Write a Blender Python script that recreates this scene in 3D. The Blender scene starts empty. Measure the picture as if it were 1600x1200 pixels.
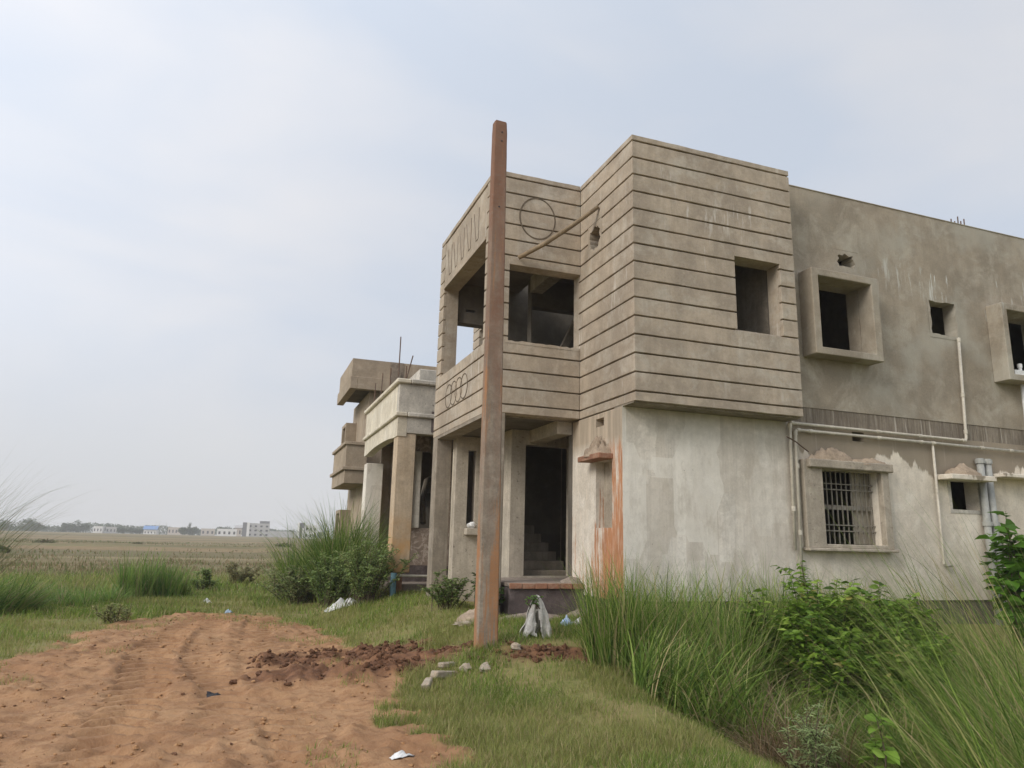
import bpy, math, random
import numpy as np
from mathutils import Vector, Matrix, noise as mnoise

random.seed(7)
RNG = np.random.default_rng(7)
S = bpy.context.scene
COL = S.collection

# ------------------------------------------------------------------ camera
YAW, PITCH, ROLL = 0.3476, 0.2151, 0.0243
fw = Vector((math.sin(YAW)*math.cos(PITCH), math.cos(YAW)*math.cos(PITCH), math.sin(PITCH)))
rt = Vector((math.cos(YAW), -math.sin(YAW), 0.0))
up = rt.cross(fw)
rr = math.cos(ROLL)*rt + math.sin(ROLL)*up
uu = -math.sin(ROLL)*rt + math.cos(ROLL)*up
cam_data = bpy.data.cameras.new('camera')
cam = bpy.data.objects.new('camera', cam_data)
COL.objects.link(cam)
M = Matrix(((rr.x, uu.x, -fw.x, 0.0), (rr.y, uu.y, -fw.y, 0.0), (rr.z, uu.z, -fw.z, 1.5), (0, 0, 0, 1)))
cam.matrix_world = M
cam_data.sensor_width = 36.0
cam_data.lens = 36.0*1134.4/1600.0
cam_data.clip_start = 0.05
cam_data.clip_end = 6000.0
S.camera = cam

# ------------------------------------------------------------------ light
SUN_DIR = Vector((-0.74, -0.30, 0.50)).normalized()        # towards the sun, behind thin cloud to the left
SUN_ELEV = math.asin(SUN_DIR.z)
SUN_AZ = math.atan2(SUN_DIR.x, SUN_DIR.y)
world = bpy.data.worlds.new('World'); S.world = world; world.use_nodes = True
wn = world.node_tree; wn.nodes.clear()
def wnode(t, **kw):
    n = wn.nodes.new(t)
    for k, v in kw.items(): setattr(n, k, v)
    return n
w_out = wnode('ShaderNodeOutputWorld'); w_bg = wnode('ShaderNodeBackground')
w_bg.inputs['Strength'].default_value = 0.1
w_sky = wnode('ShaderNodeTexSky'); w_sky.sky_type = 'NISHITA'; w_sky.sun_disc = False
w_sky.sun_elevation = SUN_ELEV; w_sky.sun_rotation = SUN_AZ
w_sky.air_density = 1.2; w_sky.dust_density = 2.0; w_sky.ozone_density = 1.5
w_tc = wnode('ShaderNodeTexCoord')
w_map = wnode('ShaderNodeMapping'); w_map.inputs['Scale'].default_value = (1.6, 1.6, 4.2)
w_map.inputs['Location'].default_value = (0.7, 0.2, 0.1)
w_n1 = wnode('ShaderNodeTexNoise'); w_n1.inputs['Scale'].default_value = 1.1; w_n1.inputs['Detail'].default_value = 4; w_n1.inputs['Roughness'].default_value = 0.5
w_n1.inputs['Distortion'].default_value = 0.4
w_r1 = wnode('ShaderNodeMapRange'); w_r1.inputs['From Min'].default_value = 0.34; w_r1.inputs['From Max'].default_value = 0.66
w_r1.inputs['To Min'].default_value = 0.0; w_r1.inputs['To Max'].default_value = 1.0
# veil of cloud: pale blue grey where thin, near white where thick, brighter round the hidden sun
w_c = wnode('ShaderNodeMixRGB'); w_c.inputs['Color1'].default_value = (4.75, 5.2, 5.95, 1); w_c.inputs['Color2'].default_value = (5.95, 5.95, 6.15, 1)
w_dot = wnode('ShaderNodeVectorMath', operation='DOT_PRODUCT'); w_dot.inputs[1].default_value = tuple(SUN_DIR)
w_glow = wnode('ShaderNodeMapRange', interpolation_type='SMOOTHSTEP'); w_glow.inputs['From Min'].default_value = -0.45; w_glow.inputs['From Max'].default_value = 0.6
w_glow.inputs['To Min'].default_value = 0.92; w_glow.inputs['To Max'].default_value = 1.33
w_sep = wnode('ShaderNodeSeparateXYZ')
w_hz = wnode('ShaderNodeMapRange', interpolation_type='SMOOTHSTEP'); w_hz.inputs['From Min'].default_value = 0.0; w_hz.inputs['From Max'].default_value = 0.28
w_hz.inputs['To Min'].default_value = 1.0; w_hz.inputs['To Max'].default_value = 0.0
w_c2 = wnode('ShaderNodeMixRGB'); w_c2.inputs['Color2'].default_value = (4.95, 5.0, 5.2, 1)
w_mul = wnode('ShaderNodeVectorMath', operation='SCALE')
w_mix = wnode('ShaderNodeMixRGB'); w_mix.inputs['Fac'].default_value = 0.93
L = wn.links.new
L(w_tc.outputs['Generated'], w_map.inputs['Vector']); L(w_map.outputs['Vector'], w_n1.inputs['Vector'])
L(w_n1.outputs['Fac'], w_r1.inputs['Value']); L(w_r1.outputs['Result'], w_c.inputs['Fac'])
L(w_tc.outputs['Generated'], w_dot.inputs[0]); L(w_dot.outputs['Value'], w_glow.inputs['Value'])
L(w_tc.outputs['Generated'], w_sep.inputs[0]); L(w_sep.outputs['Z'], w_hz.inputs['Value'])
L(w_c.outputs['Color'], w_mul.inputs[0]); L(w_glow.outputs['Result'], w_mul.inputs['Scale'])
L(w_mul.outputs['Vector'], w_c2.inputs['Color1']); L(w_hz.outputs['Result'], w_c2.inputs['Fac'])
L(w_sky.outputs['Color'], w_mix.inputs['Color1']); L(w_c2.outputs['Color'], w_mix.inputs['Color2'])
L(w_mix.outputs['Color'], w_bg.inputs['Color']); L(w_bg.outputs['Background'], w_out.inputs['Surface'])

sun_d = bpy.data.lights.new('sun', 'SUN'); sun_d.energy = 1.5; sun_d.angle = math.radians(24); sun_d.color = (1.0, 0.94, 0.85)
sun = bpy.data.objects.new('sun', sun_d); COL.objects.link(sun)
sun.rotation_euler = SUN_DIR.to_track_quat('Z', 'Y').to_euler()
S.view_settings.view_transform = 'Standard'; S.view_settings.look = 'None'
S.view_settings.exposure = 0.48; S.view_settings.gamma = 1.0; S.view_settings.use_curve_mapping = False
try:
    S.cycles.use_denoising = True; S.cycles.denoiser = 'OPENIMAGEDENOISE'
    S.cycles.max_bounces = 5; S.cycles.diffuse_bounces = 3; S.cycles.transmission_bounces = 2; S.cycles.volume_bounces = 1
    S.cycles.use_adaptive_sampling = True; S.cycles.adaptive_threshold = 0.015
except Exception: pass

# ------------------------------------------------------------------ materials
class NT:
    def __init__(s, name):
        s.m = bpy.data.materials.new(name); s.m.use_nodes = True
        s.t = s.m.node_tree; s.t.nodes.clear()
        s.out = s.t.nodes.new('ShaderNodeOutputMaterial')
        s.geo = None; s._sep = None
    def n(s, t, **kw):
        nd = s.t.nodes.new(t)
        for k, v in kw.items(): setattr(nd, k, v)
        return nd
    def put(s, sock, v):
        if isinstance(v, bpy.types.NodeSocket): s.t.links.new(v, sock)
        elif isinstance(v, (tuple, list)) and len(v) == 3 and sock.type == 'RGBA': sock.default_value = (*v, 1)
        else: sock.default_value = v
    def pos(s):
        if s.geo is None: s.geo = s.n('ShaderNodeNewGeometry')
        return s.geo.outputs['Position']
    def xyz(s, i):
        if s._sep is None:
            s._sep = s.n('ShaderNodeSeparateXYZ'); s.put(s._sep.inputs[0], s.pos())
        return s._sep.outputs[i]
    def noise(s, scale, vec=(1, 1, 1), detail=4, rough=0.55, off=(0, 0, 0), dist=0.0, src=None):
        mp = s.n('ShaderNodeMapping'); mp.inputs['Scale'].default_value = vec; mp.inputs['Location'].default_value = off
        s.put(mp.inputs['Vector'], src or s.pos())
        nd = s.n('ShaderNodeTexNoise'); nd.inputs['Scale'].default_value = scale; nd.inputs['Detail'].default_value = detail
        nd.inputs['Roughness'].default_value = rough; nd.inputs['Distortion'].default_value = dist
        s.put(nd.inputs['Vector'], mp.outputs['Vector']); return nd.outputs['Fac']
    def voro(s, scale, vec=(1, 1, 1), out='Color', rnd=1.0, metric='CHEBYCHEV'):
        mp = s.n('ShaderNodeMapping'); mp.inputs['Scale'].default_value = vec; s.put(mp.inputs['Vector'], s.pos())
        nd = s.n('ShaderNodeTexVoronoi'); nd.distance = metric; nd.inputs['Scale'].default_value = scale; nd.inputs['Randomness'].default_value = rnd
        s.put(nd.inputs['Vector'], mp.outputs['Vector']); return nd.outputs[out]
    def ramp(s, f, a, b, lo=0.0, hi=1.0):
        nd = s.n('ShaderNodeMapRange'); s.put(nd.inputs['Value'], f)
        nd.inputs['From Min'].default_value = a; nd.inputs['From Max'].default_value = b
        nd.inputs['To Min'].default_value = lo; nd.inputs['To Max'].default_value = hi
        return nd.outputs['Result']
    def mix(s, f, a, b, mode='MIX'):
        nd = s.n('ShaderNodeMixRGB', blend_type=mode); s.put(nd.inputs['Fac'], f); s.put(nd.inputs['Color1'], a); s.put(nd.inputs['Color2'], b)
        return nd.outputs['Color']
    def math(s, op, a, b=0.0):
        nd = s.n('ShaderNodeMath', operation=op); s.put(nd.inputs[0], a); s.put(nd.inputs[1], b); return nd.outputs[0]
    def attr(s, name, out='Fac'):
        nd = s.n('ShaderNodeAttribute'); nd.attribute_name = name; return nd.outputs[out]
    def bump(s, h, strength=0.4, dist=0.02):
        nd = s.n('ShaderNodeBump'); nd.inputs['Strength'].default_value = strength; nd.inputs['Distance'].default_value = dist
        s.put(nd.inputs['Height'], h); return nd.outputs['Normal']
    def fin(s, col, rough=0.9, normal=None, metal=0.0, spec=0.25):
        b = s.n('ShaderNodeBsdfPrincipled'); s.put(b.inputs['Base Color'], col); s.put(b.inputs['Roughness'], rough)
        b.inputs['Metallic'].default_value = metal; b.inputs['Specular IOR Level'].default_value = spec
        if normal is not None: s.put(b.inputs['Normal'], normal)
        s.t.links.new(b.outputs[0], s.out.inputs['Surface']); return s.m

def plaster(name, c1, c2, c3=None, scale=0.9, streak=0.25, grain=0.25, speck=0.0, bump=0.35):
    t = NT(name)
    big = t.ramp(t.noise(scale, detail=3, rough=0.65), 0.40, 0.60)
    col = t.mix(big, c1, tuple(0.86*c for c in c2))
    if c3:
        col = t.mix(t.ramp(t.noise(scale*1.7, off=(5, 2, 9), detail=4, rough=0.7, dist=0.6), 0.48, 0.66, 0, 0.85), col, c3)
    mid = t.noise(scale*5.5, off=(1, 7, 4), detail=3, rough=0.7)
    col = t.mix(t.ramp(mid, 0.50, 0.70, 0, 0.6), col, tuple(0.66*c for c in c1))
    col = t.mix(t.ramp(mid, 0.45, 0.28, 0, 0.35), col, tuple(min(1, 1.25*c) for c in c1))
    st = t.ramp(t.noise(3.2, vec=(1.9, 1.9, 0.11), detail=4, rough=0.75), 0.44, 0.68)
    col = t.mix(t.math('MULTIPLY', st, min(1, streak*1.7)), col, tuple(0.58*c for c in c1))
    fine = t.noise(30, detail=2, rough=0.75)
    col = t.mix(min(1, grain*0.75), col, t.mix(t.ramp(fine, 0.33, 0.67), tuple(0.55*c for c in c1), tuple(min(1, 1.42*c) for c in c2)))
    if speck:
        sp = t.ramp(t.noise(16, off=(3, 8, 1), detail=2), 0.66, 0.74)
        col = t.mix(t.math('MULTIPLY', sp, speck), col, (0.05, 0.045, 0.04))
    h = t.math('ADD', t.math('MULTIPLY', fine, 0.5), t.math('MULTIPLY', t.noise(3.5, detail=2, rough=0.5), 3.0))
    return t, col, t.bump(h, min(1, bump*0.9), 0.012)

MT = {}
t, c, b = plaster('grooved_cement_render', (0.445, 0.37, 0.285), (0.36, 0.30, 0.235), (0.475, 0.43, 0.36), scale=1.3, streak=0.22, grain=0.22)
wl = t.math('MULTIPLY', t.ramp(t.noise(9, vec=(1.0, 1.0, 0.13), off=(1, 4, 2), detail=4, rough=0.7), 0.58, 0.66), t.ramp(t.noise(1.1, off=(6, 4, 2), detail=2), 0.52, 0.62, 0, 0.6))
c = t.mix(wl, c, (0.62, 0.58, 0.52))
MT['band'] = t.fin(c, 0.9, b)

t, c, b = plaster('upper_wall_cement', (0.36, 0.305, 0.235), (0.29, 0.247, 0.19), (0.43, 0.39, 0.32), scale=0.85, streak=0.18, grain=0.26)
# white salt runs below the roof slab line
drip = t.ramp(t.noise(2.6, vec=(2.4, 2.4, 0.22), off=(2, 0, 7), detail=5, rough=0.75), 0.57, 0.66)
zb = t.math('ADD', t.xyz(2), t.math('MULTIPLY', t.noise(1.2, detail=3), 0.9))
zone = t.math('MULTIPLY', t.ramp(zb, 6.05, 6.5), t.ramp(zb, 6.98, 6.9))
xz = t.ramp(t.xyz(0), 9.3, 11.0)
c = t.mix(t.math('MULTIPLY', t.math('MULTIPLY', drip, zone), t.math('MULTIPLY', xz, 0.95)), c, (0.66, 0.67, 0.63))
gr = t.math('MULTIPLY', t.ramp(t.noise(0.8, off=(9, 1, 3), detail=4), 0.48, 0.62, 0, 0.5), t.ramp(t.xyz(0), 8, 10))
c = t.mix(gr, c, (0.40, 0.385, 0.33))
MT['upper'] = t.fin(c, 0.92, b)

t, c, b = plaster('combed_cement', (0.30, 0.255, 0.20), (0.235, 0.20, 0.16), scale=1.2, streak=0.3, grain=0.3)
comb = t.noise(30, vec=(1, 1, 0.05), detail=3, rough=0.7)
c = t.mix(t.ramp(comb, 0.40, 0.62, 0, 0.75), c, (0.13, 0.105, 0.08))
pale = t.ramp(t.noise(9, vec=(1, 1, 0.06), off=(0, 0, 4), detail=4, rough=0.7), 0.58, 0.68, 0, 0.8)
c = t.mix(pale, c, (0.46, 0.42, 0.36))
MT['comb'] = t.fin(c, 0.95, t.bump(comb, 0.8, 0.02))

t, c, b = plaster('long_wall_limewash', (0.72, 0.645, 0.54), (0.63, 0.56, 0.465), (0.78, 0.725, 0.63), scale=0.8, streak=0.22, grain=0.2)
brown = t.mix(t.ramp(t.noise(1.3, detail=5), 0.35, 0.65), (0.31, 0.26, 0.195), (0.25, 0.21, 0.16))
brown = t.mix(t.ramp(t.noise(9, vec=(1, 1, 0.05), detail=4, rough=0.7), 0.58, 0.7, 0, 0.6), brown, (0.48, 0.43, 0.36))
zz = t.math('ADD', t.xyz(2), t.ramp(t.noise(1.1, vec=(1, 1, 0.25), detail=5, rough=0.7, off=(0.3, 0, 0)), 0.3, 0.7, -0.32, 0.32))
c = t.mix(t.ramp(zz, 2.84, 2.89), c, brown)
dirt = t.math('MULTIPLY', t.ramp(t.xyz(2), 1.9, 0.8), t.ramp(t.noise(1.7, off=(4, 4, 4), detail=6, rough=0.7), 0.4, 0.7))
c = t.mix(t.math('MULTIPLY', dirt, 0.35), c, (0.34, 0.30, 0.23))
blot = t.ramp(t.noise(2.1, off=(8, 1, 6), detail=6, rough=0.7), 0.58, 0.72, 0, 0.55)
c = t.mix(blot, c, (0.36, 0.30, 0.235))
MT['long'] = t.fin(c, 0.92, b)

t, c, b = plaster('pale_grey_plaster', (0.74, 0.68, 0.595), (0.65, 0.595, 0.515), (0.80, 0.75, 0.67), scale=1.5, streak=0.35, grain=0.2)
vc = t.voro(1.0, vec=(3.4, 0.01, 1.0)); vb = t.n('ShaderNodeRGBToBW'); t.put(vb.inputs[0], vc)
c = t.mix(t.ramp(vb.outputs[0], 0.3, 0.75, 0, 0.45), c, (0.48, 0.42, 0.345))
vc2 = t.voro(1.0, vec=(1.7, 0.01, 0.8)); vb2 = t.n('ShaderNodeRGBToBW'); t.put(vb2.inputs[0], vc2)
c = t.mix(t.ramp(vb2.outputs[0], 0.5, 0.75, 0, 0.6), c, (0.82, 0.78, 0.70))
c = t.mix(t.ramp(t.noise(2.4, vec=(1, 1, 0.45), off=(2, 2, 2), detail=6, rough=0.75), 0.52, 0.68, 0, 0.5), c, (0.40, 0.345, 0.275))
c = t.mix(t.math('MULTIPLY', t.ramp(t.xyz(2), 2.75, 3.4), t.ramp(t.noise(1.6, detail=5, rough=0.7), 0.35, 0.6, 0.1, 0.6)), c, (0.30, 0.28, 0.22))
hole = t.math('MULTIPLY', t.ramp(t.noise(20, off=(1, 1, 5), detail=2), 0.71, 0.75), t.ramp(t.noise(1.5, off=(7, 7, 1)), 0.52, 0.58))
c = t.mix(hole, c, (0.05, 0.04, 0.03))
MT['pale'] = t.fin(c, 0.92, b)

t, c, b = plaster('rust_stained_plaster', (0.72, 0.655, 0.565), (0.63, 0.57, 0.485), (0.78, 0.735, 0.665), scale=1.2, streak=0.3, grain=0.3)
st = t.noise(20, vec=(1, 1, 0.055), detail=4, rough=0.75)
bl2 = t.noise(3.2, vec=(1, 1, 0.5), off=(2, 2, 2), detail=4, rough=0.65)
ny = t.ramp(t.xyz(1), 10.1, 9.02, -0.25, 0.035)          # earth smeared towards the near corner
nz = t.ramp(t.xyz(2), 3.2, 0.8, -0.07, 0.17)
f = t.math('ADD', t.math('ADD', t.math('MULTIPLY', st, 0.9), t.math('MULTIPLY', bl2, 0.4)), t.math('ADD', ny, nz))
c = t.mix(t.ramp(f, 0.555, 0.66, 0, 0.92), c, t.mix(t.ramp(bl2, .4, .6), (0.52, 0.215, 0.085), (0.40, 0.17, 0.075)))
c = t.mix(t.ramp(t.noise(26, vec=(1, 1, 0.06), off=(3, 3, 3), detail=3, rough=0.8), 0.56, 0.64, 0, 0.6), c, (0.72, 0.63, 0.52))
top = t.ramp(t.xyz(2), 2.85, 3.05)
c = t.mix(top, c, t.mix(t.ramp(t.noise(12, vec=(1, 1, 0.06), detail=4), 0.4, 0.65), (0.37, 0.31, 0.24), (0.52, 0.43, 0.33)))
MT['rust'] = t.fin(c, 0.93, b)

t, c, b = plaster('weathered_frame', (0.47, 0.41, 0.33), (0.36, 0.31, 0.245), (0.25, 0.21, 0.165), scale=2.2, streak=0.6, grain=0.35, speck=0.5, bump=0.6)
MT['frame'] = t.fin(c, 0.93, b)
t, c, b = plaster('raw_concrete', (0.31, 0.265, 0.21), (0.23, 0.198, 0.158), (0.38, 0.335, 0.275), scale=1.6, streak=0.5, grain=0.28)
MT['raw'] = t.fin(c, 0.93, b)
t, c, b = plaster('dimmed_inner_plaster', (0.17, 0.15, 0.125), (0.125, 0.11, 0.09), scale=1.2, streak=0.2, grain=0.22)  # base colour lowered so the rooms read deeper in shade
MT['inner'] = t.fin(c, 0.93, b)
t, c, b = plaster('old_porch_plaster', (0.55, 0.49, 0.40), (0.44, 0.39, 0.32), (0.34, 0.30, 0.25), scale=2.2, streak=0.5, grain=0.3, speck=0.5)
MT['porch'] = t.fin(c, 0.93, b)
t, c, b = plaster('damp_plinth', (0.15, 0.12, 0.115), (0.085, 0.07, 0.068), (0.24, 0.20, 0.19), scale=3.0, streak=0.4, grain=0.35)
MT['plinth'] = t.fin(c, 0.9, b)
t, c, b = plaster('red_brick', (0.36, 0.185, 0.115), (0.28, 0.145, 0.095), (0.42, 0.29, 0.21), scale=4, streak=0.2, grain=0.3)
MT['brick'] = t.fin(c, 0.92, b)
t, c, b = plaster('pale_brick', (0.42, 0.365, 0.29), (0.34, 0.29, 0.225), (0.40, 0.29, 0.21), scale=9, streak=0.1, grain=0.3)
MT['palebrick'] = t.fin(c, 0.92, b)
t, c, b = plaster('cream_paint', (0.72, 0.655, 0.53), (0.63, 0.565, 0.45), (0.76, 0.71, 0.61), scale=1.4, streak=0.35, grain=0.2, speck=0.3)
MT['cream'] = t.fin(c, 0.9, b)
t, c, b = plaster('weathered_white', (0.62, 0.58, 0.51), (0.50, 0.465, 0.41), (0.36, 0.335, 0.30), scale=2.6, streak=0.4, grain=0.35, speck=0.8)
MT['white'] = t.fin(c, 0.92, b)
t, c, b = plaster('tan_pillar', (0.56, 0.45, 0.325), (0.48, 0.375, 0.26), (0.40, 0.32, 0.24), scale=1.5, streak=0.4, grain=0.25, speck=0.2)
c = t.mix(t.math('MULTIPLY', t.ramp(t.xyz(2), 2.2, 1.3), t.ramp(t.noise(3, detail=5), 0.3, 0.6)), c, (0.50, 0.295, 0.135))
MT['tan'] = t.fin(c, 0.92, b)
t, c, b = plaster('mottled_pink_plaster', (0.37, 0.285, 0.23), (0.29, 0.225, 0.18), scale=2, streak=0.2, grain=0.3)
c = t.mix(t.ramp(t.noise(7, detail=5, rough=0.7, dist=1.2), 0.5, 0.58, 0, 0.75), c, (0.58, 0.485, 0.41))
MT['pink'] = t.fin(c, 0.93, b)
t, c, b = plaster('brown_cement', (0.39, 0.315, 0.235), (0.34, 0.275, 0.205), (0.42, 0.355, 0.28), scale=1.1, streak=0.3, grain=0.22)
MT['brown'] = t.fin(c, 0.93, b)
t, c, b = plaster('rubble_brickwork', (0.30, 0.25, 0.20), (0.17, 0.135, 0.105), (0.36, 0.29, 0.23), scale=6, streak=0.2, grain=0.5, bump=0.9)
MT['rubble'] = t.fin(c, 0.95, b)
t, c, b = plaster('pole_concrete', (0.32, 0.27, 0.21), (0.24, 0.20, 0.155), (0.40, 0.36, 0.30), scale=3, streak=0.55, grain=0.4, bump=0.6)
zt = t.math('ADD', t.xyz(2), t.ramp(t.noise(2.0, vec=(1.5, 1.5, 0.35), detail=6, rough=0.7), 0.3, 0.7, -2.2, 2.2))
c = t.mix(t.ramp(zt, 2.0, 6.2, 0.10, 0.92), c, t.mix(t.noise(5, vec=(1, 1, 0.12), detail=5), (0.17, 0.085, 0.055), (0.25, 0.135, 0.09)))
dg = t.n('ShaderNodeMapping'); dg.inputs['Rotation'].default_value = (0, 0.30, 0); dg.inputs['Scale'].default_value = (5.5, 3, 0.35); t.put(dg.inputs['Vector'], t.pos())
rs = t.noise(1.0, detail=5, rough=0.7, src=dg.outputs['Vector'])
low = t.ramp(t.xyz(2), 4.5, 0.4, 0.0, 0.09)
c = t.mix(t.ramp(t.math('ADD', rs, low), 0.55, 0.62, 0, 0.85), c, (0.34, 0.165, 0.075))
c = t.mix(t.ramp(t.noise(22, vec=(0.6, 0.6, 1.5), detail=5, rough=0.8), 0.52, 0.7, 0, 0.55), c, (0.20, 0.175, 0.14))
MT['pole'] = t.fin(c, 0.9, b)
t, c, b = plaster('pvc_pipe', (0.60, 0.555, 0.465), (0.52, 0.475, 0.395), scale=3, streak=0.3, grain=0.2, bump=0.1)
MT['pvc'] = t.fin(c, 0.55, None, spec=0.4)
t, c, b = plaster('grey_pvc', (0.40, 0.40, 0.37), (0.33, 0.335, 0.315), scale=3, streak=0.3, grain=0.2, bump=0.1)
MT['greypvc'] = t.fin(c, 0.55, None, spec=0.4)
t, c, b = plaster('blue_pvc', (0.13, 0.25, 0.30), (0.10, 0.18, 0.22), scale=8, streak=0.3, grain=0.3, bump=0.1)
MT['bluepvc'] = t.fin(c, 0.6, None)
t, c, b = plaster('rusty_iron', (0.10, 0.075, 0.06), (0.16, 0.085, 0.05), scale=9, streak=0.1, grain=0.4, bump=0.2)
MT['iron'] = t.fin(c, 0.75, b, spec=0.4)
t, c, b = plaster('painted_grille_iron', (0.24, 0.22, 0.185), (0.19, 0.165, 0.13), scale=9, streak=0.1, grain=0.3, bump=0.2)
MT['grille'] = t.fin(c, 0.7, b, spec=0.4)
t, c, b = plaster('shutter_wood', (0.40, 0.355, 0.28), (0.34, 0.30, 0.23), scale=4, streak=0.5, grain=0.3)
MT['shutter'] = t.fin(c, 0.85, b)
t, c, b = plaster('bamboo', (0.30, 0.225, 0.145), (0.22, 0.165, 0.105), scale=6, streak=0.2, grain=0.3, bump=0.2)
MT['bamboo'] = t.fin(c, 0.7, b)
t, c, b = plaster('dry_sand', (0.42, 0.33, 0.245), (0.31, 0.24, 0.175), scale=9, streak=0.0, grain=0.5, bump=0.8)
MT['sand'] = t.fin(c, 0.97, b)
t, c, b = plaster('grey_grit', (0.33, 0.275, 0.23), (0.25, 0.205, 0.17), scale=9, streak=0.0, grain=0.5, bump=0.8)
MT['grit'] = t.fin(c, 0.97, b)
t, c, b = plaster('dark_soil', (0.095, 0.047, 0.027), (0.14, 0.07, 0.038), (0.20, 0.10, 0.055), scale=5, streak=0.0, grain=0.4, bump=0.8)
MT['soil'] = t.fin(c, 0.97, b)
t, c, b = plaster('woven_plastic', (0.74, 0.71, 0.66), (0.56, 0.53, 0.48), (0.36, 0.30, 0.24), scale=9, streak=0.25, grain=0.2, bump=0.3)
MT['sack'] = t.fin(c, 0.7, b)
t, c, b = plaster('white_plastic', (0.78, 0.78, 0.77), (0.68, 0.68, 0.67), scale=7, streak=0.1, grain=0.1, bump=0.2)
MT['plastic'] = t.fin(c, 0.55, b)
t, c, b = plaster('blue_plastic', (0.35, 0.48, 0.66), (0.45, 0.55, 0.68), scale=7, streak=0.1, grain=0.1, bump=0.2)
MT['blueplastic'] = t.fin(c, 0.55, b)
t, c, b = plaster('black_plastic', (0.035, 0.035, 0.04), (0.05, 0.05, 0.055), scale=7, streak=0.1, grain=0.1, bump=0.2)
MT['blackplastic'] = t.fin(c, 0.6, b)
t, c, b = plaster('groove_shade', (0.15, 0.115, 0.08), (0.12, 0.095, 0.07), scale=7, streak=0.1, grain=0.2, bump=0.2)  # dark tone standing in for the shade inside scored lines
MT['groove'] = t.fin(c, 0.95, b)

def foliage(name, translucent=0.35, rough=0.6):
    t = NT(name)
    col = t.attr('col', 'Color')
    b = t.n('ShaderNodeBsdfPrincipled'); t.put(b.inputs['Base Color'], col); b.inputs['Roughness'].default_value = rough
    b.inputs['Specular IOR Level'].default_value = 0.3
    tr = t.n('ShaderNodeBsdfTranslucent'); t.put(tr.inputs['Color'], col)
    mx = t.n('ShaderNodeMixShader'); mx.inputs[0].default_value = translucent
    t.t.links.new(b.outputs[0], mx.inputs[1]); t.t.links.new(tr.outputs[0], mx.inputs[2])
    t.t.links.new(mx.outputs[0], t.out.inputs['Surface'])
    return t.m
MT['grass'] = foliage('grass_blade', 0.4)
MT['leaf'] = foliage('leaf', 0.45, 0.5)
t, c, b = plaster('bark', (0.13, 0.10, 0.07), (0.09, 0.07, 0.05), scale=8, streak=0.2, grain=0.4)
MT['bark'] = t.fin(c, 0.95, b)
def flat(name, c, rough=0.85, var=0.12):
    t = NT(name)
    col = t.mix(t.noise(0.35, detail=4), tuple(v*(1-var) for v in c), tuple(min(1, v*(1+var)) for v in c))
    return t.fin(col, rough)
MT['far_white'] = flat('far_white_wall', (0.72, 0.71, 0.69)); MT['far_grey'] = flat('far_grey_wall', (0.42, 0.41, 0.40))
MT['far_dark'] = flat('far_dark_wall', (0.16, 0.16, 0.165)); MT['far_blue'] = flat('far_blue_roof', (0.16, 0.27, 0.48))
MT['far_tan'] = flat('far_tan_wall', (0.50, 0.44, 0.38)); MT['far_glass'] = flat('far_window_void', (0.05, 0.05, 0.055))

# ------------------------------------------------------------------ helpers
class MB:
    def __init__(s): s.v = []; s.f = []
    def box(s, x0, x1, y0, y1, z0, z1):
        n = len(s.v)
        s.v += [(x0, y0, z0), (x1, y0, z0), (x1, y1, z0), (x0, y1, z0), (x0, y0, z1), (x1, y0, z1), (x1, y1, z1), (x0, y1, z1)]
        s.f += [tuple(n+i for i in q) for q in ((3, 2, 1, 0), (4, 5, 6, 7), (0, 1, 5, 4), (1, 2, 6, 5), (2, 3, 7, 6), (3, 0, 4, 7))]
        return s
    def tube(s, pts, r, n=10, cap=True):
        pts = [Vector(p) for p in pts]; k0 = len(s.v)
        rs = r if isinstance(r, (list, tuple)) else [r]*len(pts)
        ref = None
        for i, p in enumerate(pts):
            d = (pts[min(i+1, len(pts)-1)] - pts[max(i-1, 0)]).normalized()
            if ref is None:
                ref = d.orthogonal().normalized()
            ref = (ref - d*ref.dot(d)).normalized(); o = d.cross(ref)
            for j in range(n):
                a = 2*math.pi*j/n
                s.v.append(tuple(p + (ref*math.cos(a) + o*math.sin(a))*rs[i]))
        for i in range(len(pts)-1):
            for j in range(n):
                a = k0+i*n+j; b_ = k0+i*n+(j+1) % n
                s.f.append((a, b_, b_+n, a+n))
        if cap:
            s.f.append(tuple(k0+j for j in reversed(range(n)))); e = k0+(len(pts)-1)*n
            s.f.append(tuple(e+j for j in range(n)))
        return s
    def grid_mesh(s, V, F):
        n = len(s.v); s.v += [tuple(p) for p in V]; s.f += [tuple(n+i for i in q) for q in F]; return s

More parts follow.
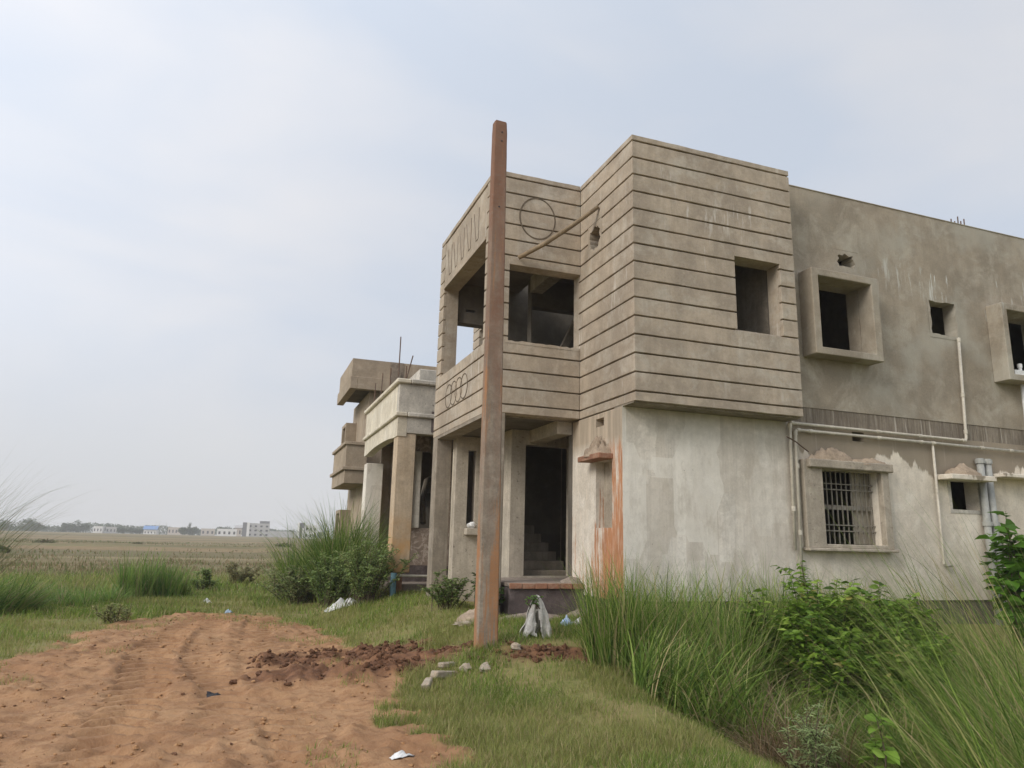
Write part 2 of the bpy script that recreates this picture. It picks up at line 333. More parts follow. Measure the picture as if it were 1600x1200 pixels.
def wall(axis, pos, t, u0, u1, v0, v1, holes=()):
    """solid wall with rectangular openings; axis 'y': plane y=pos, u=x ; axis 'x': plane x=pos, u=y. pos..pos+t"""
    us = sorted({u0, u1, *[h for q in holes for h in q[:2] if u0 < h < u1]})
    vs = sorted({v0, v1, *[h for q in holes for h in q[2:] if v0 < h < v1]})
    nu, nv = len(us)-1, len(vs)-1
    def solid(i, j):
        if i < 0 or j < 0 or i >= nu or j >= nv: return False
        cu, cv = (us[i]+us[i+1])/2, (vs[j]+vs[j+1])/2
        return not any(h[0] < cu < h[1] and h[2] < cv < h[3] for h in holes)
    m = MB(); idx = {}
    def vert(i, j, k):
        if (i, j, k) not in idx:
            idx[(i, j, k)] = len(m.v); w = pos + (t if k else 0)
            m.v.append((us[i], w, vs[j]) if axis == 'y' else (w, us[i], vs[j]))
        return idx[(i, j, k)]
    fl = axis == 'x'
    def add(*q): m.f.append(tuple(reversed(q)) if fl else tuple(q))
    for i in range(nu):
        for j in range(nv):
            if not solid(i, j): continue
            a, b_, c_, d = (i, j), (i+1, j), (i+1, j+1), (i, j+1)
            add(*[vert(*q, 0) for q in (a, b_, c_, d)]); add(*[vert(*q, 1) for q in (d, c_, b_, a)])
            for (p, q, di, dj) in ((a, b_, 0, -1), (b_, c_, 1, 0), (c_, d, 0, 1), (d, a, -1, 0)):
                if not solid(i+di, j+dj): add(vert(*p, 1), vert(*q, 1), vert(*q, 0), vert(*p, 0))
    return m

def link(o, parent=None):
    COL.objects.link(o)
    if parent is not None: o.parent = parent
    return o
def thing(name, label, cat, loc=(0, 0, 0), group=None):
    o = bpy.data.objects.new(name, None); o.location = loc; o.empty_display_size = 0.2; COL.objects.link(o)
    o['label'] = label; o['category'] = cat
    if group: o['group'] = group
    return o
def root_loc(p):
    v = Vector((0, 0, 0))
    while p is not None: v = v + Vector(p.location); p = p.parent
    return v
def part(name, m, mat, parent=None, bevel=0.0, smooth=False, label=None, kind=None):
    me = bpy.data.meshes.new(name); off = root_loc(parent)
    me.from_pydata([tuple(Vector(p) - off) for p in m.v], [], m.f); me.update()
    me.materials.append(MT[mat] if isinstance(mat, str) else mat)
    if smooth: me.shade_smooth()
    o = bpy.data.objects.new(name, me); link(o, parent)
    if bevel:
        bv = o.modifiers.new('bevel', 'BEVEL'); bv.width = bevel; bv.segments = 1; bv.limit_method = 'ANGLE'
    if label: o['label'] = label
    if kind: o['kind'] = kind
    return o
def tag(o, label, cat, group=None):
    o['label'] = label; o['category'] = cat
    if group: o['group'] = group
    return o
def single(name, m, mat, label, cat, loc, group=None, **kw):
    """a thing that is one mesh: origin at its base"""
    me = bpy.data.meshes.new(name)
    me.from_pydata([tuple(Vector(p) - Vector(loc)) for p in m.v], [], m.f); me.update()
    me.materials.append(MT[mat] if isinstance(mat, str) else mat)
    if kw.get('smooth'): me.shade_smooth()
    o = bpy.data.objects.new(name, me); o.location = loc; COL.objects.link(o)
    if kw.get('bevel'):
        bv = o.modifiers.new('bevel', 'BEVEL'); bv.width = kw['bevel']; bv.segments = 1
    return tag(o, label, cat, group)
def patch(axis, pos, t, rect, inner, outv=0.0):
    """a plate over rect with a ragged opening (list of (u,v) going round), reveal as deep as t"""
    m = MB(); n = len(inner); u0, u1, v0, v1 = rect; cu = sum(p[0] for p in inner)/n; cv = sum(p[1] for p in inner)/n
    outer = []
    for (u, v) in inner:
        du, dv = u-cu, v-cv; k = 1e9
        if abs(du) > 1e-9: k = min(k, ((u1-cu) if du > 0 else (u0-cu))/du)
        if abs(dv) > 1e-9: k = min(k, ((v1-cv) if dv > 0 else (v0-cv))/dv)
        outer.append((cu+du*k, cv+dv*k))
    for (a, b_) in ((u0, v0), (u1, v0), (u1, v1), (u0, v1)):      # keep the corners of the plate
        k = min(range(n), key=lambda i: (outer[i][0]-a)**2+(outer[i][1]-b_)**2); outer[k] = (a, b_)
    def P(u, v, w): return (u, w, v) if axis == 'y' else (w, u, v)
    for ring, w in ((outer, pos), (inner, pos), (inner, pos+t)):
        m.v += [P(u, v, w) for u, v in ring]
    for i in range(n):
        j = (i+1) % n
        m.f += [(i, j, n+j, n+i), (n+i, n+j, 2*n+j, 2*n+i)]
    return m
def ragged(cu, cv, ru, rv, n=18, jit=0.18, sq=1.0, seed=1):
    r = random.Random(seed); out = []
    for i in range(n):
        a = 2*math.pi*i/n; c_, s_ = math.cos(a), math.sin(a)
        k = 1.0/max(abs(c_), abs(s_))**sq if sq else 1.0
        k *= 1 + jit*(r.random()-0.5)*2
        out.append((cu+ru*c_*k, cv+rv*s_*k))
    return out
def mound(cx, cy, z, rx, ry, h, n=22, seed=0, flat_back=None, rough=0.18, power=1.0):
    """heap with an uneven surface"""
    m = MB(); rings = 9
    m.v.append((cx, cy, z+h))
    for i in range(1, rings+1):
        q = i/rings
        for j in range(n):
            a = 2*math.pi*j/n; nx = math.cos(a)*q; ny = math.sin(a)*q
            k = 1+0.25*mnoise.noise(Vector((math.cos(a)*1.3+seed, math.sin(a)*1.3, 0.3*seed)))
            x = cx+rx*nx*k; y = cy+ry*ny*k
            zz = z + h*max(0.0, (1-q))**power*(1+0.3*mnoise.noise(Vector((x*6, y*6, seed)))) + rough*h*mnoise.noise(Vector((x*14, y*14, seed+3)))*(1 if i < rings else 0)
            if i == rings: zz = z-0.03
            m.v.append((x, y, zz))
    for j in range(n): m.f.append((0, 1+j, 1+(j+1) % n))
    for i in range(rings-1):
        for j in range(n):
            a = 1+i*n+j; b_ = 1+i*n+(j+1) % n; m.f.append((a, a+n, b_+n, b_))
    return m
def lump(cx, cy, cz, rx, ry, rz, seed=0, rough=0.3, nu=10, nv=7):
    m = MB()
    m.v.append((cx, cy, cz+rz))
    for i in range(1, nv):
        th = math.pi*i/nv
        for j in range(nu):
            ph = 2*math.pi*j/nu; d = Vector((math.sin(th)*math.cos(ph), math.sin(th)*math.sin(ph), math.cos(th)))
            k = 1+rough*mnoise.noise(d*1.7+Vector((seed*3.1, seed, 0)))*1.6
            m.v.append((cx+rx*d.x*k, cy+ry*d.y*k, cz+rz*d.z*k))
    m.v.append((cx, cy, cz-rz)); e = len(m.v)-1
    for j in range(nu): m.f.append((0, 1+j, 1+(j+1) % nu)); m.f.append((e, e-nu+(j+1) % nu, e-nu+j))
    for i in range(nv-2):
        for j in range(nu):
            a = 1+i*nu+j; b_ = 1+i*nu+(j+1) % nu; m.f.append((a, a+nu, b_+nu, b_))
    return m

# ------------------------------------------------------------------ terrain
def ss(a, b, x):
    q = np.clip((np.asarray(x, float)-a)/(b-a), 0, 1); return q*q*(3-2*q)
def edge_x(y): return 3.2+0.21*(np.asarray(y, float)-4.2)
def h0(x, y):
    x = np.asarray(x, float); y = np.asarray(y, float); d = np.hypot(x, y)
    z = .45*ss(1.2, 3.4, x)*ss(5.5, 10, y)*(1-.75*ss(15, 22, y))
    dit = ss(0., 1.1, x-edge_x(y))*(1-ss(7.2, 8.8, y))*ss(0., 2., y)
    z = z-(z+.35)*dit
    return z + 1.3*ss(60, 450, d)
def gz(x, y): return float(h0(x, y))

def ragged_rect(u0, u1, v0, v1, n=8, jit=0.012, seed=1):
    r = random.Random(seed); out = []
    for (a, b_) in (((u0, v0), (u1, v0)), ((u1, v0), (u1, v1)), ((u1, v1), (u0, v1)), ((u0, v1), (u0, v0))):
        for i in range(n):
            q = i/n; out.append((a[0]+(b_[0]-a[0])*q+r.uniform(-jit, jit), a[1]+(b_[1]-a[1])*q+r.uniform(-jit, jit)))
    return out
# ------------------------------------------------------------------ main house
X0, Y0, X1, YW, YP, XP, YE, TOP = 4.93, 8.62, 7.806, 9.0, 10.39, 3.373, 13.75, 7.5
ZB, ZL, ZT = 3.455, 3.588, 7.406
XR = 17.5
house = thing('concrete_house', 'large two storey bare concrete house with grooved upper walls, behind the pole', 'house', (X0, Y0, 0.3))
GR = 0.025
levels = [ZL+(ZT-ZL)*i/14 for i in range(15)]
bands_z = [(ZB, ZL-GR/2)] + [(levels[i]+GR/2, levels[i+1]-GR/2) for i in range(14)] + [(ZT+GR/2, TOP)]
BT = 0.06        # band thickness, groove depth
def cut(u0, u1, v0, v1, openings):
    """pieces of a band rectangle left after removing openings (rectangles)"""
    rects = [(u0, u1, v0, v1)]
    for (a, b_, c_, d) in openings:
        new = []
        for (p, q, r, s_) in rects:
            if b_ <= p or a >= q or d <= r or c_ >= s_: new.append((p, q, r, s_)); continue
            if p < a: new.append((p, a, r, s_))
            if b_ < q: new.append((b_, q, r, s_))
            lo, hi = max(p, a), min(q, b_)
            if r < c_ - 0.001: new.append((lo, hi, r, c_))
            if d + 0.001 < s_: new.append((lo, hi, d, s_))
        rects = new
    return [r for r in rects if r[1]-r[0] > 0.01 and r[3]-r[2] > 0.012]
def jit_box(m, seed):
    """slightly uneven hand-floated edges"""
    r = random.Random(seed); m.v = [(x+r.uniform(-.002, .002), y+r.uniform(-.002, .002), z+r.uniform(-.004, .004)) for x, y, z in m.v]; return m
def band_mesh(axis, pos, u0, u1, v0, v1, seed):
    """one band: long strip, its edges wavering a little along the length"""
    n = max(2, int((u1-u0)/0.22)+1); m = MB(); r = random.Random(seed)
    for i in range(n+1):
        u = u0+(u1-u0)*i/n; e0 = v0+r.uniform(-.003, .003); e1 = v1+r.uniform(-.003, .003)
        if i in (0, n): e0, e1 = v0, v1
        w0 = pos + (0 if i in (0, n) else r.uniform(-.0025, .0025))
        for (v, w) in ((e0, w0), (e1, w0), (e1, pos+BT), (e0, pos+BT)):
            m.v.append((u, w, v) if axis == 'y' else (w, u, v))
    fl = axis == 'x'
    def add(*q): m.f.append(tuple(reversed(q)) if fl else tuple(q))
    for i in range(n):
        a = 4*i; b_ = a+4
        for k in range(4):
            k2 = (k+1) % 4; add(a+k2, a+k, b_+k, b_+k2)
    add(0, 1, 2, 3); e = 4*n; add(e+3, e+2, e+1, e)
    return m
def banded(parent, axis, pos, u0, u1, openings=(), seed=0, zr=None):
    k = seed*1000
    for (v0, v1) in bands_z:
        if zr and (v1 <= zr[0] or v0 >= zr[1]): continue
        for (a, b_, c_, d) in cut(u0, u1, v0, v1, openings):
            part('render_band', band_mesh(axis, pos, a, b_, c_, d, k), 'band', parent, bevel=0.005); k += 1

# --- projecting box, long face (towards the camera's right)
WIN = (6.68, 7.52, 4.70, 5.85)
bf = part('front_wall', wall('y', Y0+BT, 0.24, X0+BT, X1-0.002, ZB+.004, TOP-.004, [WIN]), 'band', house)
banded(bf, 'y', Y0, X0, X1, [WIN], 1)
# --- projecting box, street face
HOLE = (9.62, 10.08, 6.08, 6.58)
bl = part('side_wall', wall('x', X0+BT, 0.2, Y0+BT+0.242, YP+0.25, ZB+.004, TOP-.004, [HOLE]), 'band', house)
banded(bl, 'x', X0, Y0+BT, YP-0.0, [HOLE], 2)
banded(bl, 'x', X0, YP+0.002, YP+0.25, [HOLE], 3, zr=(4.60, 5.88))
part('broken_hole', patch('x', X0-0.003, 0.22, (HOLE[0]-.012, HOLE[1]+.012, HOLE[2]-.012, HOLE[3]+.012), ragged(9.85, 6.33, 0.185, 0.19, 26, 0.16, 0.2, 14)), 'band', bl)
part('soffit', MB().box(X0+0.01, X1-0.004, Y0+BT+0.001, YW+0.25, ZB-0.02, ZB+0.003), 'raw', house)
part('return_wall', wall('x', X1-0.2, 0.195, Y0+BT+0.24, YW+0.2, ZB+.004, TOP-.006), 'band', house)
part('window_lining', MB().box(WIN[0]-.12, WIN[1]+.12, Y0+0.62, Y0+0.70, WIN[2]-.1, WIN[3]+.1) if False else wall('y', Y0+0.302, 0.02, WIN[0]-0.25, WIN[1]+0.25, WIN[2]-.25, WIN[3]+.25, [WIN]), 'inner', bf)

# --- long upper wall
FW1 = (8.35, 9.45, 4.635, 5.83); FW2 = (12.65, 13.75, 4.635, 5.83)
VENT = (11.085, 11.715, 5.255, 5.89); KNOCK = (9.06, 9.47, 6.20, 6.45)
EXV = 0.06
upw = part('upper_wall', wall('y', YW, 0.25, X1-0.19, XR, 3.70, TOP-0.003,
      [FW1, FW2, VENT, (KNOCK[0]-EXV, KNOCK[1]+EXV, KNOCK[2]-EXV, KNOCK[3]+EXV)]), 'upper', house)
part('broken_hole', patch('y', YW+0.003, 0.25, (KNOCK[0]-EXV, KNOCK[1]+EXV, KNOCK[2]-EXV, KNOCK[3]+EXV), ragged(9.265, 6.325, 0.185, 0.115, 22, 0.2, 0.5, 9)), 'upper', upw)
part('vent_lining', patch('y', YW-0.006, 0.24, (VENT[0]-.05, VENT[1]+.05, VENT[2]-.05, VENT[3]+.04), ragged_rect(VENT[0]+.01, VENT[1]-.01, VENT[2]+.012, VENT[3]-.012, 8, .014, 5)), 'upper', upw)
part('combed_strip', wall('y', YW+0.012, 0.2, X1-0.19, XR, 3.42, 3.70), 'comb', house)
part('parapet_coping', MB().box(X1+0.0, XR, YW-0.012, YW+0.26, TOP-0.003, TOP+0.022), 'upper', house, bevel=.008)
for k, (fx, tagx) in enumerate(((0, 'left'), (4.27, 'right'))):
    a, b_, c_, d = 8.215+fx, 9.60+fx, 4.52, 5.95
    fr = part('window_surround', wall('y', YW-0.30, 0.30, a, b_, c_, d, [(FW1[0]+fx, FW1[1]+fx, FW1[2], FW1[3])]), 'upper', house, bevel=.01)
part('sill_board', MB().box(12.66, 13.7, YW-0.28, YW+0.1, 4.637, 4.72), 'plastic', house, label='white board lying on the window sill')

# --- ground storey, long wall
GW = (8.36, 9.545, 1.594, 2.735); GS = (11.145, 11.78, 2.22, 2.712); V3 = (9.105, 9.355, 3.225, 3.38)
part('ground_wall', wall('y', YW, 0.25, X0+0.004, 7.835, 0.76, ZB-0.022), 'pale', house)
gwall = part('ground_wall', wall('y', YW+0.004, 0.25, 7.836, XR, 0.76, 3.42, [GW, GS, V3]), 'long', house)
part('plinth', MB().box(X0+0.01, XR, YW+0.03, YW+0.3, -0.4, 0.76), 'plinth', house)
part('window_surround', wall('y', YW-0.10, 0.104, 8.0, 9.70, 1.53, 2.865, [GW]), 'frame', house, bevel=.012)
part('window_sill', MB().box(7.97, 9.72, YW-0.16, YW+0.02, 1.485, 1.535), 'frame', house, bevel=.012)
part('window_hood', jit_box(MB().box(8.06, 9.74, YW-0.17, YW+0.02, 2.74, 2.87), 3), 'frame', house, bevel=.015)
# grille of thin flat bars, and half of a plank shutter
gy = YW+0.14
gril = part('window_grille', MB().box(8.362, 9.543, gy-.012, gy+.012, 2.13, 2.20), 'grille', house)
for i in range(12):
    gx = 8.42+i*0.098
    part('bar', MB().box(gx-.008, gx+.008, gy-.03, gy-.014, 1.60, 2.73), 'grille', gril)
for zz in (2.44, 2.53, 1.80, 1.89):
    part('bar', MB().box(8.362, 9.543, gy-.044, gy-.031, zz-.008, zz+.008), 'grille', gril)
shut = part('shutter', MB().box(9.20, 9.545, gy+.07, gy+.08, 1.60, 2.73), 'shutter', house)
for i in range(4):
    part('plank', MB().box(9.203+i*.085, 9.203+i*.085+.079, gy+.045, gy+.069, 1.605, 2.725), 'shutter', shut, bevel=.004)
part('rail', MB().box(9.20, 9.54, gy+.025, gy+.044, 2.12, 2.22), 'shutter', shut)
# little window, hood over it
part('window_reveal', wall('y', YW-0.006, 0.012, GS[0]-.06, GS[1]+.06, GS[2]-.06, GS[3]+.03, [GS]), 'white', gwall)
part('sunshade', jit_box(MB().box(10.80, 11.82, YW-0.33, YW+0.01, 2.69, 2.775), 8), 'long', house, bevel=.01)
part('sunshade', jit_box(MB().box(12.05, 13.6, YW-0.30, YW+0.01, 2.79, 2.85), 9), 'long', house, bevel=.01)
# patches of fresh lime on the wall
def blob_plate(y, pts, t=0.012):
    m = MB(); n = len(pts); m.v = [(u, y, v) for u, v in pts]+[(u, y+t, v) for u, v in pts]
    m.f = [tuple(range(n))] + [(i, n+i, n+(i+1) % n, (i+1) % n) for i in range(n)]
    return m

# --- pipes on the long wall
def pipe(name, pts, r, mat, couplings=(), label=None):
    o = part(name, MB().tube(pts, r, 12), mat, house, smooth=True, label=label)
    for (p, d) in couplings:
        p = Vector(p); d = Vector(d).normalized()
        part('coupling', MB().tube([p-d*.035, p+d*.035], r*1.32, 12), mat, o, smooth=False)
    return o
yp_ = YW-0.055
def bent(p):                                       # round the corners of a pipe run
    out = [Vector(p[0])]
    for i in range(1, len(p)-1):
        a, b_, c_ = Vector(p[i-1]), Vector(p[i]), Vector(p[i+1])
        d1 = (a-b_).normalized(); d2 = (c_-b_).normalized(); r = 0.05
        out += [b_+d1*r, b_+(d1+d2)*r*0.30, b_+d2*r]
    return out+[Vector(p[-1])]
pipe('waste_pipe', bent([(7.79, yp_, 1.49), (7.822, yp_, 3.415), (11.565, yp_, 3.395), (11.65, yp_, 5.24)]), 0.024, 'pvc',
     [((7.80, yp_, 2.1), (0, 0, 1)), ((7.822, yp_, 3.37), (0, 0, 1)), ((7.87, yp_, 3.414), (1, 0, 0)), ((9.6, yp_, 3.405), (1, 0, 0)), ((10.5, yp_, 3.40), (1, 0, 0)), ((11.5, yp_, 3.395), (1, 0, 0)), ((11.572, yp_, 3.55), (0, 0, 1)), ((11.6, yp_, 4.2), (0, 0, 1)), ((11.65, yp_, 5.2), (0, 0, 1))])
pipe('waste_pipe', bent([(7.875, yp_-.01, 0.95), (7.912, yp_-.01, 3.31), (13.8, yp_-.01, 3.285)]), 0.024, 'pvc',
     [((7.89, yp_-.01, 1.75), (0, 0, 1)), ((7.912, yp_-.01, 2.75), (0, 0, 1)), ((7.912, yp_-.01, 3.26), (0, 0, 1)), ((7.97, yp_-.01, 3.308), (1, 0, 0)), ((8.2, yp_-.01, 3.308), (1, 0, 0)), ((9.6, yp_-.01, 3.30), (1, 0, 0)), ((10.5, yp_-.01, 3.298), (1, 0, 0)), ((10.77, yp_-.01, 3.297), (1, 0, 0)), ((11.9, yp_-.01, 3.292), (1, 0, 0)), ((12.6, yp_-.01, 3.29), (1, 0, 0))])
pipe('waste_pipe', bent([(10.768, yp_, 3.26), (10.762, yp_, 1.30), (10.93, yp_, 1.30)]), 0.02, 'pvc', [((10.768, yp_, 2.5), (0, 0, 1)), ((10.762, yp_, 1.36), (0, 0, 1))])
pipe('waste_pipe', bent([(13.02, yp_-.06, 3.30), (13.04, yp_-.06, 4.9)]), 0.03, 'plastic', [((13.04, yp_-.06, 4.86), (0, 0, 1)), ((13.02, yp_-.06, 3.35), (0, 0, 1))])
for gx in (11.79, 11.965):
    pipe('soil_pipe', [(gx+.02, yp_-.03, 0.3), (gx, yp_-.03, 3.1)], 0.058, 'greypvc', [((gx, yp_-.03, 3.05), (0, 0, 1)), ((gx+.01, yp_-.03, 2.0), (0, 0, 1))])

# --- roof irons
for (ax, az) in ((12.02, 7.66), (12.11, 7.63), (12.20, 7.74), (12.27, 7.66), (12.36, 7.72)):
    part('rebar', MB().tube([(ax, 9.12, TOP-.05), (ax+.008, 9.12, az)], 0.012, 6), 'iron', house)

# --- ground storey, street side of the box: niche, hood
NI = (9.31, 9.82, 1.74, 2.712); SQ = (9.555, 9.815, 3.235, 3.36)
lw = part('side_ground_wall', wall('x', X0, 0.25, YW+0.004, 10.65, 0.76, ZB-0.022, [NI, SQ]), 'rust', house)
part('niche_back', MB().box(X0+0.14, X0+0.16, NI[0]-.02, NI[1]+.02, NI[2]-.02, NI[3]+.02), 'frame', lw)
part('plinth', MB().box(X0+0.035, X0+0.25, YW+0.3, 10.65, -0.2, 0.76), 'plinth', house)
part('sunshade', jit_box(MB().box(X0-0.23, X0+0.01, 9.27, 9.98, 2.71, 2.79), 5), 'brick', lw, bevel=.008)

# --- porch: upper storey parapets, posts, beams
PO = (3.68, X0, 4.59, 5.885)          # opening towards the road side, u = x
PL = (10.745, 13.41, 4.61, 6.40)      # opening towards the street, u = y
pf = part('porch_front', wall('y', YP+BT, 0.19, XP+BT, X0+BT, ZB+.004, TOP-.004, [PO]), 'band', house)
banded(pf, 'y', YP, XP, X0-0.001, [PO], 4)
part('lintel_trim', MB().box(3.665, X0-0.003, YP-0.012, YP+0.05, PO[3]-0.001, PO[3]+0.06), 'band', pf, bevel=.005)
# rough knocked-off sill of the front opening
r = random.Random(3); m = MB(); n = 22
for i in range(n+1):
    u = 3.62+(X0-0.004-3.62)*i/n; zz = PO[2]+0.012+0.022*r.random()
    m.v += [(u, YP-0.006, PO[2]-0.02), (u, YP-0.006, zz), (u, YP+0.255, zz+0.01*r.random()), (u, YP+0.255, PO[2]-0.02)]
for i in range(n):
    a = 4*i
    for k in range(3): m.f.append((a+k, a+k+4, a+k+5, a+k+1))
part('rough_sill', m, 'band', pf)
pl_ = part('porch_side', wall('x', XP+BT, 0.24, YP+BT+0.192, YE, ZB+.004, TOP-.004, [PL]), 'band', house)
PANEL = (10.745, 13.44, 6.40, ZT-GR/2-.004)
banded(pl_, 'x', XP, YP+BT, YE, [PL, PANEL], 5)
part('smooth_panel', band_mesh('x', XP+0.004, PANEL[0]+.02, PANEL[1]-.02, PANEL[2], PANEL[3]-.02, 77), 'band', pl_, bevel=.006)
part('panel_lip', MB().box(XP-0.012, XP+0.05, PL[0]+.003, PL[1]-.003, PL[3]-.001, PL[3]+.05), 'band', pl_, bevel=.005)
# ornaments, shade of scored lines laid on as dark strips: upright strokes with slanting ones between, rings, big circle
def stroke(p, q, w, parent):
    d = (Vector(q)-Vector(p)).normalized(); nrm = Vector((-1, 0, 0)); s_ = d.cross(nrm)*w/2
    m = MB(); a, b_ = Vector(p), Vector(q)
    ring = [a-s_, a+s_, b_+s_, b_-s_]
    m.v = [tuple(v) for v in ring]+[tuple(v+Vector((0.012, 0, 0))) for v in ring]
    m.f = [(0, 1, 2, 3), (4, 7, 6, 5), (0, 4, 5, 1), (1, 5, 6, 2), (2, 6, 7, 3), (3, 7, 4, 0)]
    return part('scored_line_shade', m, 'groove', parent)
yy = [12.95, 12.53, 12.10, 11.66, 11.20]
for k, y in enumerate(yy):
    stroke((XP+.001, y, 6.60), (XP+.001, y, 7.18), 0.022, pl_)
    stroke((XP+.0005, y+0.30, 7.18), (XP+.0005, y+0.13, 6.60), 0.018, pl_)
    stroke((XP+.0008, y+0.02, 6.60), (XP+.0008, y+0.15, 6.60), 0.018, pl_)
def ring(axis, pos, cu, cv, ru, rv, w, parent, name, n=36):
    m = MB()
    for i in range(n):
        a = 2*math.pi*i/n
        for (k, dp) in ((-1, 0), (1, 0), (1, .012), (-1, .012)):
            u = cu+(ru+k*w/2)*math.cos(a); v = cv+(rv+k*w/2)*math.sin(a); p_ = pos+dp
            m.v.append((u, p_, v) if axis == 'y' else (p_, u, v))
    for i in range(n):
        a = 4*i; b_ = 4*((i+1) % n)
        for k in range(4): m.f.append((a+k, a+(k+1) % 4, b_+(k+1) % 4, b_+k))
    return part(name, m, 'groove', parent)
ring('y', YP-0.004, 4.145, 6.76, 0.315, 0.36, 0.022, pf, 'scored_circle_shade', 48)
for k in range(4):
    ring('x', XP-0.004-0.0006*k, 12.72-k*0.33, 4.105, 0.215, 0.215, 0.02, pl_, 'scored_circle_shade', 32)
# porch end wall with an opening to the sky, and slot
EO = (3.655, 4.55, 4.61, 5.79)
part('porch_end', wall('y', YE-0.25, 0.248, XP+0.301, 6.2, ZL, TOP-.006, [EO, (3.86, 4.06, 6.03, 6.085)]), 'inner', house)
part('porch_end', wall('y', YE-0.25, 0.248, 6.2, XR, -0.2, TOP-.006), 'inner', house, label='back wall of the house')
# slabs and inner walls
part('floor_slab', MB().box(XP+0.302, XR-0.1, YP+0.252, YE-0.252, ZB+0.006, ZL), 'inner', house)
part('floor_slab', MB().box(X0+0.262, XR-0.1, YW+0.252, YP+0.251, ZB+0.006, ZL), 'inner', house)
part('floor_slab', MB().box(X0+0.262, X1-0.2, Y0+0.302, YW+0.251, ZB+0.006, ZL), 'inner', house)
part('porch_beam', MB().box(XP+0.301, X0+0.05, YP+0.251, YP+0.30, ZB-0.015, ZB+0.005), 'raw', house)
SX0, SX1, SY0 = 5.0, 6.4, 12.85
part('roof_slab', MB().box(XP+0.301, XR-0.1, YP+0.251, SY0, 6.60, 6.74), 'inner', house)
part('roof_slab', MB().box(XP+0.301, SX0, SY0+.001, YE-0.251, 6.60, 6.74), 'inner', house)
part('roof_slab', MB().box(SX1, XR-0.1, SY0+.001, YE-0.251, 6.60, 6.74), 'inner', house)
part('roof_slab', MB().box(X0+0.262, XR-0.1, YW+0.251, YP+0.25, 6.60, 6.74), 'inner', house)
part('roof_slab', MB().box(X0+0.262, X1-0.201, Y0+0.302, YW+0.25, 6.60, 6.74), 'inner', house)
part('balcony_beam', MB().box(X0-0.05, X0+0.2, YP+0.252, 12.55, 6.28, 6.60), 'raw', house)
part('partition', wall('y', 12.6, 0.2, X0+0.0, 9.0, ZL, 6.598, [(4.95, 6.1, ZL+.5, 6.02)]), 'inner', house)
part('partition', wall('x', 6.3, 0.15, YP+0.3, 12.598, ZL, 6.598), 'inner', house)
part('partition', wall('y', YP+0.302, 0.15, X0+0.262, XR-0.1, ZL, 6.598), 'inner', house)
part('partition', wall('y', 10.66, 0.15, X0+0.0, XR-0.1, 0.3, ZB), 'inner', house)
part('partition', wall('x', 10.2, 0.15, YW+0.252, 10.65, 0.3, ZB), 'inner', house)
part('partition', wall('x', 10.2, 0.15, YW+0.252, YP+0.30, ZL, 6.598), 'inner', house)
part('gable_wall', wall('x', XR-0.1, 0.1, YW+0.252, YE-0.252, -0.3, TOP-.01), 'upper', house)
part('stair_stringer', MB().tube([(5.2, 12.5, 4.45), (5.95, 12.35, 6.1)], 0.09, 4), 'raw', house)

part('partition', wall('x', 7.56, 0.04, Y0+0.325, 10.6, ZL, 6.598), 'raw', house)
# --- porch, ground storey: corner posts, beams, hall wall with the doorway, stairs, raised floor
part('pillar', jit_box(MB().box(XP+.004, XP+0.30, YP+.004, YP+0.30, 0.2, ZB+.003), 21), 'raw', house, bevel=.012)
part('pillar', jit_box(MB().box(XP+.004, XP+0.30, YE-0.31, YE-.004, 0.2, ZB+.003), 22), 'raw', house, bevel=.012)
part('side_beam', MB().box(XP+.006, XP+0.299, YP+0.302, YE-0.312, 3.40, ZB+.003), 'raw', house)
part('hall_beam', MB().box(X0-0.26, X0+0.0, YP+0.302, 12.0, 3.24, ZB-.001), 'porch', house)
DOOR = (4.60, 5.48, 0.95, 3.20)
part('hall_wall', wall('y', 11.9, 0.2, 4.334, 6.6, 0.3, ZB-.002, [DOOR]), 'porch', house)
part('hall_wall', wall('x', 4.334, 0.18, 12.102, 13.199, 0.3, ZB-.002, [(12.35, 12.6, 2.55, 2.75)]), 'porch', house)
part('rear_room_wall', wall('y', 13.2, 0.2, 3.707, 4.6, 0.3, ZB-.002, [(3.94, 4.10, 1.80, 3.2)]), 'porch', house)
part('rear_room_wall', wall('x', 3.707, 0.2, 13.401, YE-.255, 0.3, ZB-.002), 'cream', house)
sill = part('window_ledge', MB().box(3.90, 4.16, 13.02, 13.199, 1.62, 1.74), 'porch', house, bevel=.01)
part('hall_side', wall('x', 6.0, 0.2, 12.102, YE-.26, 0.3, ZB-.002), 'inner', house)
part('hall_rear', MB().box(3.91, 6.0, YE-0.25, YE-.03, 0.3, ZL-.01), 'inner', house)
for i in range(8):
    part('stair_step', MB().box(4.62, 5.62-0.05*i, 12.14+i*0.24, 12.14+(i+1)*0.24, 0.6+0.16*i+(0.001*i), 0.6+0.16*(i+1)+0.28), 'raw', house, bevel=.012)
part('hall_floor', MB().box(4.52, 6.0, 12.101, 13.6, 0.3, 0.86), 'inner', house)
part('porch_floor', MB().box(3.74, X0+0.9, 10.24, 11.899, 0.0, 0.87), 'plinth', house, bevel=.01)
part('porch_paving', jit_box(MB().box(3.73, X0-.003, 10.22, 10.66, 0.872, 0.93), 12), 'grit', house, bevel=.01)
part('porch_paving', jit_box(MB().box(3.74, 5.9, 10.662, 11.898, 0.872, 0.925), 13), 'grit', house, bevel=.01)
for i in range(6):
    part('brick', jit_box(MB().box(3.735+i*0.2, 3.735+i*0.2+0.19, 10.19, 10.218, 0.85, 0.925), 40+i), 'brick', house, bevel=.005)

